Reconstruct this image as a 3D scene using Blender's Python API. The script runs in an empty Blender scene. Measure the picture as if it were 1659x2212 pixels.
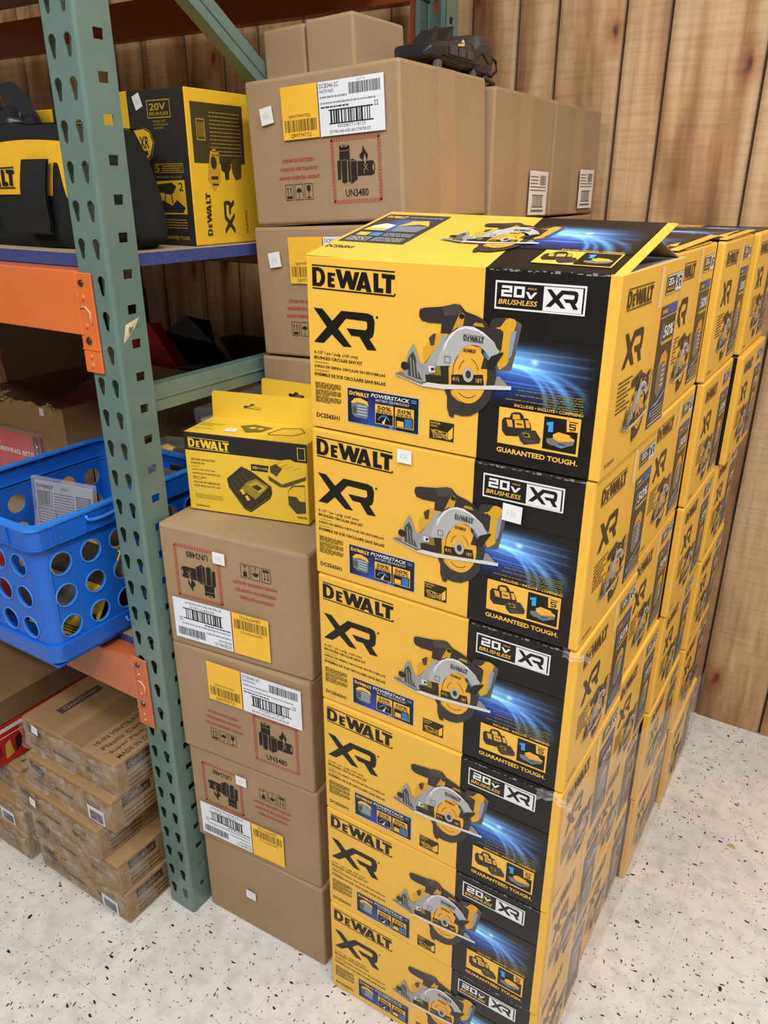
import bpy, bmesh, math, random
from mathutils import Vector, Matrix, Euler
from mathutils.geometry import tessellate_polygon
R = math.radians
rnd = random.Random(7)
C = bpy.context.scene.collection

# ------------------------------------------------------------------ helpers
def lin(h):
    h = h.lstrip('#')
    o = []
    for i in (0, 2, 4):
        v = int(h[i:i+2], 16) / 255
        o.append(v / 12.92 if v <= .04045 else ((v + .055) / 1.055) ** 2.4)
    return (*o, 1.0)

def mix(a, b, t):
    t = max(0, min(1, t))
    return tuple(a[i] * (1 - t) + b[i] * t for i in range(3)) + (1.0,)

class MB:
    """collects polygons with a colour each; build() links them as ONE mesh object"""
    def __init__(s):
        s.v = []; s.f = []; s.c = []; s.m = []; s.s = []
    def add(s, vs, fs, col=(1, 1, 1, 1), mat=0, smooth=False, M=None):
        b = len(s.v)
        for p in vs:
            p = Vector(p)
            if M is not None: p = M @ p
            s.v.append(tuple(p))
        for i, f in enumerate(fs):
            s.f.append([b + k for k in f])
            s.c.append(col(i) if callable(col) else col)
            s.m.append(mat); s.s.append(smooth)
    def bm(s, bm, col=(1, 1, 1, 1), mat=0, smooth=False, M=None, fcol=None):
        bm.verts.ensure_lookup_table(); bm.verts.index_update()
        vs = [v.co.copy() for v in bm.verts]
        fs = [[v.index for v in f.verts] for f in bm.faces]
        cs = [fcol(f) if fcol else col for f in bm.faces]
        s.add(vs, fs, (lambda i: cs[i]), mat, smooth, M)
        bm.free()
    def box(s, lo, hi, col=(1, 1, 1, 1), mat=0, bev=0, seg=1, M=None, smooth=False, fcol=None, cuts=()):
        bm = bmesh.new()
        bmesh.ops.create_cube(bm, size=1)
        for v in bm.verts:
            v.co = Vector([lo[i] + (v.co[i] + .5) * (hi[i] - lo[i]) for i in range(3)])
        if bev:
            bmesh.ops.bevel(bm, geom=list(bm.edges), offset=bev, segments=seg, affect='EDGES', profile=.5)
        for co, no in cuts:
            bmesh.ops.bisect_plane(bm, geom=bm.verts[:] + bm.edges[:] + bm.faces[:], plane_co=co, plane_no=no)
        s.bm(bm, col, mat, smooth, M, fcol)
    def tube(s, pts, r, n=8, col=(1, 1, 1, 1), mat=0, closed=False):
        pts = [Vector(p) for p in pts]; vs = []; N = len(pts)
        up = Vector((0, 0, 1))
        for i, p in enumerate(pts):
            a = pts[(i - 1) % N] if (closed or i) else p
            b = pts[(i + 1) % N] if (closed or i < N - 1) else p
            t = (b - a).normalized()
            u = up if abs(t.dot(up)) < .95 else Vector((1, 0, 0))
            x = t.cross(u).normalized(); y = t.cross(x).normalized()
            rr = r[i] if isinstance(r, (list, tuple)) else r
            for k in range(n):
                an = 2 * math.pi * k / n
                vs.append(p + (x * math.cos(an) + y * math.sin(an)) * rr)
        fs = []
        for i in range(N if closed else N - 1):
            for k in range(n):
                j = (i + 1) % N
                fs.append([i * n + k, i * n + (k + 1) % n, j * n + (k + 1) % n, j * n + k])
        if not closed:
            fs.append(list(range(n))[::-1]); fs.append([(N - 1) * n + k for k in range(n)])
        s.add(vs, fs, col, mat, True)
    def sheet(s, fn, nu, nv, col=(1, 1, 1, 1), mat=0, smooth=True, ccol=None):
        vs = [fn(i / nu, j / nv) for j in range(nv + 1) for i in range(nu + 1)]
        fs = [[j * (nu + 1) + i, j * (nu + 1) + i + 1, (j + 1) * (nu + 1) + i + 1, (j + 1) * (nu + 1) + i] for j in range(nv) for i in range(nu)]
        if ccol:
            cc = [ccol((i + .5) / nu, (j + .5) / nv) for j in range(nv) for i in range(nu)]
            s.add(vs, fs, (lambda i: cc[i]), mat, smooth)
        else: s.add(vs, fs, col, mat, smooth)
    def mesh(s, name, mats):
        me = bpy.data.meshes.new(name)
        me.from_pydata(s.v, [], s.f)
        a = me.color_attributes.new('Col', 'FLOAT_COLOR', 'CORNER')
        buf = []
        for f, c in zip(s.f, s.c): buf += list(c) * len(f)
        a.data.foreach_set('color', buf)
        me.polygons.foreach_set('material_index', s.m)
        me.polygons.foreach_set('use_smooth', s.s)
        for m in (mats if isinstance(mats, (list, tuple)) else [mats]): me.materials.append(m)
        me.update(); me.validate()
        return me
    def build(s, name, mats, parent=None, loc=None, rot=None):
        return link(name, s.mesh(name, mats), parent, loc, rot)

def link(name, me, parent=None, loc=None, rot=None):
    o = bpy.data.objects.new(name, me); C.objects.link(o)
    if parent is not None: o.parent = parent
    if loc is not None: o.location = loc
    if rot is not None: o.rotation_euler = rot
    return o

def tag(o, label, cat, group=None, kind=None):
    o['label'] = label; o['category'] = cat
    if group: o['group'] = group
    if kind: o['kind'] = kind
    return o

def thing(name, label, cat, loc=(0, 0, 0), rot=(0, 0, 0), group=None):
    o = bpy.data.objects.new(name, None); C.objects.link(o)
    o.location = loc; o.rotation_euler = rot; o.empty_display_size = .05
    return tag(o, label, cat, group)

def struct(name, mb, mats):
    o = mb.build(name, mats); o['kind'] = 'structure'; return o

def copy_tree(o, parent=None):
    c = o.copy(); C.objects.link(c)
    if parent is not None: c.parent = parent
    for ch in list(o.children): copy_tree(ch, c)
    return c

# ------------------------------------------------------------------ materials
def nodes(name):
    m = bpy.data.materials.new(name); m.use_nodes = True
    nt = m.node_tree; b = nt.nodes['Principled BSDF']
    return m, nt, b
def N(nt, t, **k):
    n = nt.nodes.new(t)
    for a, v in k.items(): setattr(n, a, v)
    return n
def noise(nt, scale, detail=3, rough=.5, co='Object', stretch=None):
    tc = N(nt, 'ShaderNodeTexCoord'); nz = N(nt, 'ShaderNodeTexNoise')
    nz.inputs['Scale'].default_value = scale; nz.inputs['Detail'].default_value = detail; nz.inputs['Roughness'].default_value = rough
    if stretch:
        mp = N(nt, 'ShaderNodeMapping'); mp.inputs['Scale'].default_value = stretch
        nt.links.new(tc.outputs[co], mp.inputs['Vector']); nt.links.new(mp.outputs['Vector'], nz.inputs['Vector'])
    else: nt.links.new(tc.outputs[co], nz.inputs['Vector'])
    return nz
def ramp(nt, src, stops):
    r = N(nt, 'ShaderNodeValToRGB'); e = r.color_ramp.elements
    while len(e) < len(stops): e.new(.5)
    for el, (p, c) in zip(e, stops): el.position = p; el.color = c
    nt.links.new(src, r.inputs['Fac']); return r
def mul(nt, a, b, fac=1.0, mode='MULTIPLY'):
    m = N(nt, 'ShaderNodeMix', data_type='RGBA', blend_type=mode)
    m.inputs['Factor'].default_value = fac
    for s_, i in ((a, 6), (b, 7)):
        if hasattr(s_, 'links'): nt.links.new(s_, m.inputs[i])
        else: m.inputs[i].default_value = s_
    return m.outputs[2]
def bump(nt, b, src, strength, dist=.001):
    n = N(nt, 'ShaderNodeBump'); n.inputs['Strength'].default_value = strength; n.inputs['Distance'].default_value = dist
    nt.links.new(src, n.inputs['Height']); nt.links.new(n.outputs['Normal'], b.inputs['Normal'])

def card(name, rough=.4, var=.12, nscale=6, bumpn=0, coat=0.0, spec=.5, stretch=None):
    """printed board, plastic or paint: colour comes from the mesh, broken up by noise"""
    m, nt, b = nodes(name)
    at = N(nt, 'ShaderNodeAttribute', attribute_name='Col')
    nz = noise(nt, nscale, 4, .6, stretch=stretch)
    g = ramp(nt, nz.outputs['Fac'], [(.3, (1 - var,) * 3 + (1,)), (.7, (1, 1, 1, 1))])
    nt.links.new(mul(nt, at.outputs['Color'], g.outputs['Color']), b.inputs['Base Color'])
    b.inputs['Roughness'].default_value = rough
    b.inputs['Coat Weight'].default_value = coat; b.inputs['Coat Roughness'].default_value = .12
    b.inputs['Specular IOR Level'].default_value = spec
    if bumpn: bump(nt, b, noise(nt, bumpn, 3).outputs['Fac'], .25, .002)
    return m

def kraft_mat(name):
    m, nt, b = nodes(name)
    at = N(nt, 'ShaderNodeAttribute', attribute_name='Col')
    n1 = noise(nt, 3.5, 4, .6); n2 = noise(nt, 300, 2, .6, stretch=(1, 1, .25))
    g = ramp(nt, n1.outputs['Fac'], [(.3, (.84, .82, .8, 1)), (.7, (1, 1, 1, 1))])
    g2 = ramp(nt, n2.outputs['Fac'], [(.3, (.92, .92, .92, 1)), (.7, (1, 1, 1, 1))])
    nt.links.new(mul(nt, mul(nt, at.outputs['Color'], g.outputs['Color']), g2.outputs['Color']), b.inputs['Base Color'])
    b.inputs['Roughness'].default_value = .72; b.inputs['Specular IOR Level'].default_value = .25
    bump(nt, b, noise(nt, 9, 3).outputs['Fac'], .35, .006)
    return m

def film_mat(name, tr=.8, rough=.12, tint=(1, 1, 1, 1), bscale=14, haze=(.9, .9, .9, 1)):
    m, nt, b = nodes(name)
    out = nt.nodes['Material Output']
    t = N(nt, 'ShaderNodeBsdfTransparent'); t.inputs['Color'].default_value = tint
    mx = N(nt, 'ShaderNodeMixShader')
    nz = noise(nt, bscale, 4, .6)
    rp = ramp(nt, nz.outputs['Fac'], [(.3, (tr + .1,) * 3 + (1,)), (.75, (tr - .15,) * 3 + (1,))])
    nt.links.new(rp.outputs['Color'], mx.inputs['Fac'])
    b.inputs['Base Color'].default_value = haze; b.inputs['Roughness'].default_value = rough
    bump(nt, b, nz.outputs['Fac'], .9, .01)
    nt.links.new(b.outputs['BSDF'], mx.inputs[1]); nt.links.new(t.outputs['BSDF'], mx.inputs[2])
    nt.links.new(mx.outputs['Shader'], out.inputs['Surface'])
    return m

PRINT = card('printed_board', .42, .10, 5, coat=.06, spec=.32)
PAPER = card('label_paper', .5, .05, 20)
KRAFT = kraft_mat('kraft_board')
PAINT = card('rack_paint', .27, .14, 9, bumpn=30, coat=.2)
PLAST = card('plastic', .32, .06, 10)
RUBBER = card('dull_plastic', .5, .15, 12)
FABRIC = card('woven_fabric', .85, .2, 500, bumpn=700, spec=.2)
FILM = film_mat('stretch_film', .84, .30, haze=(1, .97, .93, 1))
WRAP = film_mat('crinkled_wrap', .90, .06, bscale=26)
CLEAR = film_mat('clear_pack', .88, .08, bscale=5)

# wood panelling
def wood_mat():
    m, nt, b = nodes('pine_panelling')
    at = N(nt, 'ShaderNodeAttribute', attribute_name='Col')
    tc = N(nt, 'ShaderNodeTexCoord')
    # each board shifts the pattern by its own amount, stored in the mesh colour
    sep = N(nt, 'ShaderNodeSeparateColor'); nt.links.new(at.outputs['Color'], sep.inputs[0])
    cmb = N(nt, 'ShaderNodeCombineXYZ')
    for i in range(3):
        mt = N(nt, 'ShaderNodeMath', operation='MULTIPLY'); mt.inputs[1].default_value = 37.0
        nt.links.new(sep.outputs[i], mt.inputs[0]); nt.links.new(mt.outputs[0], cmb.inputs[i])
    add = N(nt, 'ShaderNodeVectorMath', operation='ADD')
    nt.links.new(tc.outputs['Object'], add.inputs[0]); nt.links.new(cmb.outputs[0], add.inputs[1])
    def nz(scale, st, det=4, dist=0.0):
        mp = N(nt, 'ShaderNodeMapping'); mp.inputs['Scale'].default_value = st
        n = N(nt, 'ShaderNodeTexNoise'); n.inputs['Scale'].default_value = scale; n.inputs['Detail'].default_value = det; n.inputs['Distortion'].default_value = dist
        nt.links.new(add.outputs[0], mp.inputs['Vector']); nt.links.new(mp.outputs['Vector'], n.inputs['Vector']); return n
    big = nz(9, (1, 1, .13), 4, .6)
    fine = nz(60, (1, 1, .05), 5, .3)
    saw = nz(120, (.06, 1, 1), 2)
    r1 = ramp(nt, big.outputs['Fac'], [(.30, lin('#7d5a38')), (.42, lin('#b48d60')), (.52, lin('#d2b083')), (.75, lin('#e4cba4'))])
    r2 = ramp(nt, fine.outputs['Fac'], [(.3, (.80, .74, .68, 1)), (.6, (1, 1, 1, 1))])
    r3 = ramp(nt, saw.outputs['Fac'], [(.35, (.88, .86, .84, 1)), (.55, (1, 1, 1, 1))])
    # knots
    s3 = N(nt, 'ShaderNodeSeparateXYZ'); nt.links.new(add.outputs[0], s3.inputs[0])
    c2 = N(nt, 'ShaderNodeCombineXYZ')
    wob = N(nt, 'ShaderNodeTexNoise'); wob.inputs['Scale'].default_value = 18; nt.links.new(add.outputs[0], wob.inputs['Vector'])
    for i, (src, sc_) in enumerate(((s3.outputs[0], 4.6), (s3.outputs[2], 2.3))):
        mm = N(nt, 'ShaderNodeMath', operation='MULTIPLY_ADD'); mm.inputs[1].default_value = sc_
        w2 = N(nt, 'ShaderNodeMath', operation='MULTIPLY'); w2.inputs[1].default_value = .10; nt.links.new(wob.outputs['Fac'], w2.inputs[0])
        nt.links.new(src, mm.inputs[0]); nt.links.new(w2.outputs[0], mm.inputs[2]); nt.links.new(mm.outputs[0], c2.inputs[i])
    vo = N(nt, 'ShaderNodeTexVoronoi', voronoi_dimensions='2D'); vo.inputs['Scale'].default_value = 1.0
    nt.links.new(c2.outputs[0], vo.inputs['Vector'])
    kr = ramp(nt, vo.outputs['Distance'], [(.018, (.20, .11, .07, 1)), (.035, (.55, .36, .24, 1)), (.07, (.80, .62, .48, 1)), (.16, (1, 1, 1, 1))])
    c = mul(nt, r1.outputs['Color'], r2.outputs['Color'])
    c = mul(nt, c, r3.outputs['Color']); c = mul(nt, c, kr.outputs['Color'])
    at2 = N(nt, 'ShaderNodeAttribute', attribute_name='Edge')
    c = mul(nt, c, at2.outputs['Color'])
    nt.links.new(c, b.inputs['Base Color'])
    b.inputs['Roughness'].default_value = .55
    bump(nt, b, fine.outputs['Fac'], .2, .002)
    return m
WOOD = wood_mat()

def floor_mat():
    m, nt, b = nodes('vinyl_tile')
    tc = N(nt, 'ShaderNodeTexCoord')
    base = noise(nt, 5, 4); cl = ramp(nt, base.outputs['Fac'], [(.3, lin('#c8c5c0')), (.7, lin('#d8d5d0'))])
    mot = noise(nt, 28, 4, .6); ml = ramp(nt, mot.outputs['Fac'], [(.36, (.84, .84, .84, 1)), (.55, (1, 1, 1, 1))])
    c = mul(nt, cl.outputs['Color'], ml.outputs['Color'])
    def specks(scale, st, rot, th, colr, loc=(0, 0, 0), keep=.5):
        mp = N(nt, 'ShaderNodeMapping'); mp.inputs['Scale'].default_value = st; mp.inputs['Rotation'].default_value = (0, 0, rot); mp.inputs['Location'].default_value = loc
        nz = N(nt, 'ShaderNodeTexNoise'); nz.inputs['Scale'].default_value = 60; nz.inputs['Detail'].default_value = 2
        nt.links.new(tc.outputs['Object'], nz.inputs['Vector'])
        mixv = N(nt, 'ShaderNodeVectorMath', operation='MULTIPLY_ADD'); mixv.inputs[1].default_value = (.012, .012, 0)
        nt.links.new(nz.outputs['Color'], mixv.inputs[0]); nt.links.new(tc.outputs['Object'], mixv.inputs[2])
        nt.links.new(mixv.outputs[0], mp.inputs['Vector'])
        vo = N(nt, 'ShaderNodeTexVoronoi'); vo.inputs['Scale'].default_value = scale
        nt.links.new(mp.outputs['Vector'], vo.inputs['Vector'])
        sp = N(nt, 'ShaderNodeSeparateColor'); nt.links.new(vo.outputs['Color'], sp.inputs[0])
        size = N(nt, 'ShaderNodeMath', operation='MULTIPLY'); size.inputs[1].default_value = th
        p = N(nt, 'ShaderNodeMath', operation='POWER'); p.inputs[1].default_value = 3.0
        nt.links.new(sp.outputs[0], p.inputs[0]); nt.links.new(p.outputs[0], size.inputs[0])
        lt = N(nt, 'ShaderNodeMath', operation='LESS_THAN'); nt.links.new(vo.outputs['Distance'], lt.inputs[0]); nt.links.new(size.outputs[0], lt.inputs[1])
        k = N(nt, 'ShaderNodeMath', operation='LESS_THAN'); nt.links.new(sp.outputs[1], k.inputs[0]); k.inputs[1].default_value = keep
        f = N(nt, 'ShaderNodeMath', operation='MULTIPLY'); nt.links.new(lt.outputs[0], f.inputs[0]); nt.links.new(k.outputs[0], f.inputs[1])
        return f.outputs[0], colr
    for a in (specks(62, (1, 2.3, 1), .5, .36, lin('#2e2a2c'), (0, 0, 0), .3), specks(85, (2.4, 1, 1), -.3, .34, lin('#4a4544'), (3.3, 1.7, 0), .38),
              specks(120, (1, 2.4, 1), 1.2, .42, lin('#8d867d'), (7.1, 2.2, 0), .5), specks(36, (1.8, 1, 1), .9, .22, lin('#2c292c'), (1.1, 5.2, 0), .35)):
        mx = N(nt, 'ShaderNodeMix', data_type='RGBA'); nt.links.new(a[0], mx.inputs[0]); nt.links.new(c, mx.inputs[6]); mx.inputs[7].default_value = a[1]; c = mx.outputs[2]
    # tile seams, 305 mm tiles
    sx = N(nt, 'ShaderNodeSeparateXYZ'); nt.links.new(tc.outputs['Object'], sx.inputs[0])
    prev = None
    for ax, off in ((0, .52), (1, .353)):
        a = N(nt, 'ShaderNodeMath', operation='SUBTRACT'); a.inputs[1].default_value = off; nt.links.new(sx.outputs[ax], a.inputs[0])
        pp = N(nt, 'ShaderNodeMath', operation='PINGPONG'); pp.inputs[1].default_value = .1524; nt.links.new(a.outputs[0], pp.inputs[0])
        l = N(nt, 'ShaderNodeMath', operation='LESS_THAN'); l.inputs[1].default_value = .0006; nt.links.new(pp.outputs[0], l.inputs[0])
        if prev is None: prev = l
        else:
            q = N(nt, 'ShaderNodeMath', operation='MAXIMUM'); nt.links.new(prev.outputs[0], q.inputs[0]); nt.links.new(l.outputs[0], q.inputs[1]); prev = q
    h = N(nt, 'ShaderNodeMath', operation='MULTIPLY'); h.inputs[1].default_value = .28; nt.links.new(prev.outputs[0], h.inputs[0])
    mx = N(nt, 'ShaderNodeMix', data_type='RGBA'); nt.links.new(h.outputs[0], mx.inputs[0]); nt.links.new(c, mx.inputs[6]); mx.inputs[7].default_value = lin('#6f655c')
    nt.links.new(mx.outputs[2], b.inputs['Base Color'])
    b.inputs['Roughness'].default_value = .28
    return m
FLOOR = floor_mat()

def ply_mat():
    m, nt, b = nodes('particle_board')
    at = N(nt, 'ShaderNodeAttribute', attribute_name='Col')
    n = noise(nt, 160, 3, .7); g = ramp(nt, n.outputs['Fac'], [(.3, (.6, .6, .6, 1)), (.65, (1, 1, 1, 1))])
    nt.links.new(mul(nt, at.outputs['Color'], g.outputs['Color']), b.inputs['Base Color'])
    b.inputs['Roughness'].default_value = .8
    return m
PLY = ply_mat()

# ------------------------------------------------------------------ flat artwork (printing) on a face
YEL = lin('#f0bb48'); BLK = lin('#181512'); WHT = lin('#e6e6e6'); KCOL = lin('#a98f6e'); KDK = lin('#2b2622'); KRED = lin('#b35a4a')

_tx = {}
def text_polys(s, bold):
    if (s, bold) in _tx: return _tx[(s, bold)]
    cu = bpy.data.curves.new('t', 'FONT'); cu.body = s; cu.resolution_u = 2; cu.offset = bold
    o = bpy.data.objects.new('t', cu); C.objects.link(o)
    dg = bpy.context.evaluated_depsgraph_get()
    me = bpy.data.meshes.new_from_object(o.evaluated_get(dg))
    vs = [(v.co.x, v.co.y) for v in me.vertices]; fs = [list(p.vertices) for p in me.polygons]
    bpy.data.objects.remove(o); bpy.data.curves.remove(cu); bpy.data.meshes.remove(me)
    x0 = min(v[0] for v in vs); x1 = max(v[0] for v in vs); y0 = min(v[1] for v in vs); y1 = max(v[1] for v in vs)
    r = ([((x - x0) / (x1 - x0), (y - y0) / (y1 - y0)) for x, y in vs], fs)
    _tx[(s, bold)] = r
    return r

class Art:
    """2-D drawing in centimetres laid on a face; fr(u, v, h) gives the 3-D point in metres"""
    def __init__(s, mb, fr, mat=0, step=.00022, h0=.0003):
        s.mb = mb; s.fr = fr; s.mat = mat; s.step = step; s.h0 = h0
        s.T = lambda x, y: (x, y)
    def P(s, x, y, L):
        x, y = s.T(x, y)
        return s.fr(x * .01, y * .01, s.h0 + L * s.step)
    def sub(s, src, dst):
        a = Art(s.mb, s.fr, s.mat, s.step, s.h0)
        x0, y0, x1, y1 = src; X0, Y0, X1, Y1 = dst; T0 = s.T
        a.T = lambda x, y: T0(X0 + (x - x0) / (x1 - x0) * (X1 - X0), Y0 + (y - y0) / (y1 - y0) * (Y1 - Y0))
        return a
    def poly(s, pts, col, L=1, holes=()):
        loops = [list(pts)] + [list(h) for h in holes]
        flat = [p for l in loops for p in l]
        tri = tessellate_polygon([[Vector((p[0], p[1], 0)) for p in l] for l in loops])
        s.mb.add([s.P(x, y, L) for x, y in flat], [list(t) for t in tri], col, s.mat)
    def rect(s, x0, y0, x1, y1, col, L=1):
        s.mb.add([s.P(x0, y0, L), s.P(x1, y0, L), s.P(x1, y1, L), s.P(x0, y1, L)], [[0, 1, 2, 3]], col, s.mat)
    def ell(s, cx, cy, rx, ry, col, L=1, n=22, rot=0):
        pts = []
        for k in range(n):
            a = 2 * math.pi * k / n; x, y = rx * math.cos(a), ry * math.sin(a)
            pts.append((cx + x * math.cos(rot) - y * math.sin(rot), cy + x * math.sin(rot) + y * math.cos(rot)))
        s.mb.add([s.P(x, y, L) for x, y in pts], [list(range(n))], col, s.mat)
    def line(s, pts, w, col, L=1):
        for (x0, y0), (x1, y1) in zip(pts, pts[1:]):
            d = math.hypot(x1 - x0, y1 - y0) or 1; nx, ny = -(y1 - y0) / d * w / 2, (x1 - x0) / d * w / 2
            s.mb.add([s.P(x0 + nx, y0 + ny, L), s.P(x0 - nx, y0 - ny, L), s.P(x1 - nx, y1 - ny, L), s.P(x1 + nx, y1 + ny, L)], [[0, 1, 2, 3]], col, s.mat)
    def frame(s, x0, y0, x1, y1, w, col, L=1):
        s.rect(x0, y0, x1, y0 + w, col, L); s.rect(x0, y1 - w, x1, y1, col, L)
        s.rect(x0, y0 + w, x0 + w, y1 - w, col, L); s.rect(x1 - w, y0 + w, x1, y1 - w, col, L)
    def text(s, t, x0, y0, x1, y1, col, L=1, bold=.012, shear=0):
        vs, fs = text_polys(t, bold); w = x1 - x0; h = y1 - y0
        s.mb.add([s.P(x0 + a * w + b * h * shear, y0 + b * h, L) for a, b in vs], fs, col, s.mat)
    def lines(s, x0, y0, x1, y1, n, col, L=1, th=.5, seed=1):
        r = random.Random(seed); ph = (y1 - y0) / n
        for i in range(n):
            y = y1 - (i + .75) * ph; x = x0; end = x1 if i % 5 != 4 else x0 + (x1 - x0) * r.uniform(.4, .95)
            while x < end - .05:
                w = min(r.uniform(.25, .95) * min(1, (x1 - x0) / 3), end - x)
                s.rect(x, y, x + w, y + ph * th, col, L); x += w + .12
    def bars(s, x0, y0, x1, y1, col, L=1, n=34, seed=3):
        r = random.Random(seed); u = (x1 - x0) / (n * 2); x = x0
        while x < x1 - u:
            w = u * r.choice((.7, 1, 1.6, 2.2)); s.rect(x, y0, min(x + w, x1), y1, col, L); x += w + u * r.choice((.7, 1, 1.5, 2))
    def grid(s, x0, y0, x1, y1, nx, ny, fn, L=1):
        vs = [s.P(x0 + (x1 - x0) * i / nx, y0 + (y1 - y0) * j / ny, L) for j in range(ny + 1) for i in range(nx + 1)]
        fs = []; cs = []
        for j in range(ny):
            for i in range(nx):
                a = j * (nx + 1) + i; fs.append([a, a + 1, a + nx + 2, a + nx + 1]); cs.append(fn((i + .5) / nx, (j + .5) / ny))
        s.mb.add(vs, fs, (lambda i: cs[i]), s.mat)

# outlines of the printed artwork, in cm on each face
LT={
 'D':[(0.93,20.52),(1.86,20.52),(2.4,20.38),(2.74,20.09),(2.91,19.42),(2.83,18.89),(2.59,18.51),(2.11,18.26),(0.9,18.27)],
 'Dh':[(1.56,20.11),(1.92,20.08),(2.2,19.84),(2.29,19.43),(2.23,19.06),(1.98,18.7),(1.57,18.69)],
 'E':[(3.28,20.0),(4.42,19.97),(4.42,19.64),(3.82,19.63),(3.82,19.39),(4.26,19.36),(4.26,19.0),(3.82,18.99),(3.81,18.68),(4.35,18.64),(4.32,18.26),(3.27,18.3)],
 'W':[(4.49,20.45),(5.24,20.42),(5.61,19.26),(5.97,20.34),(6.65,20.33),(7.05,19.22),(7.3,20.25),(8.0,20.28),(7.23,18.18),(6.54,18.21),(6.17,19.2),(5.75,18.27),(5.22,18.29)],
 'A':[(8.32,20.33),(9.02,20.3),(9.74,18.08),(9.0,18.09),(8.89,18.42),(8.29,18.45),(8.13,18.15),(7.45,18.17)],
 'Ah':[(8.63,19.39),(8.41,18.83),(8.8,18.82)],
 'L':[(9.99,20.29),(10.69,20.29),(10.7,18.64),(11.38,18.62),(11.4,18.12),(10.05,18.13)],
 'T':[(11.15,20.31),(13.01,20.24),(12.97,19.73),(12.48,19.73),(12.48,18.13),(11.74,18.15),(11.78,19.78),(11.2,19.81)],
 'b1':[(0.91,20.83),(12.99,20.67),(12.97,20.51),(0.9,20.68)],
 'b2':[(0.91,18.09),(12.98,17.95),(12.95,17.77),(0.9,17.94)],
 'X':[(0.97,15.6),(2.34,15.58),(3.84,14.2),(5.26,15.55),(9.18,15.55),(9.89,15.33),(10.16,14.62),(10.06,13.35),(9.86,12.79),(9.39,12.52),(10.44,11.22),(9.07,11.14),(7.92,12.66),(6.7,12.65),(5.98,13.49),(8.83,13.51),(9.08,13.77),(9.07,14.4),(8.94,14.6),(5.9,14.66),(4.69,13.35),(6.76,11.21),(5.45,11.19),(3.73,12.53),(2.4,11.32),(0.88,11.31),(2.97,13.38)],
}
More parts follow.
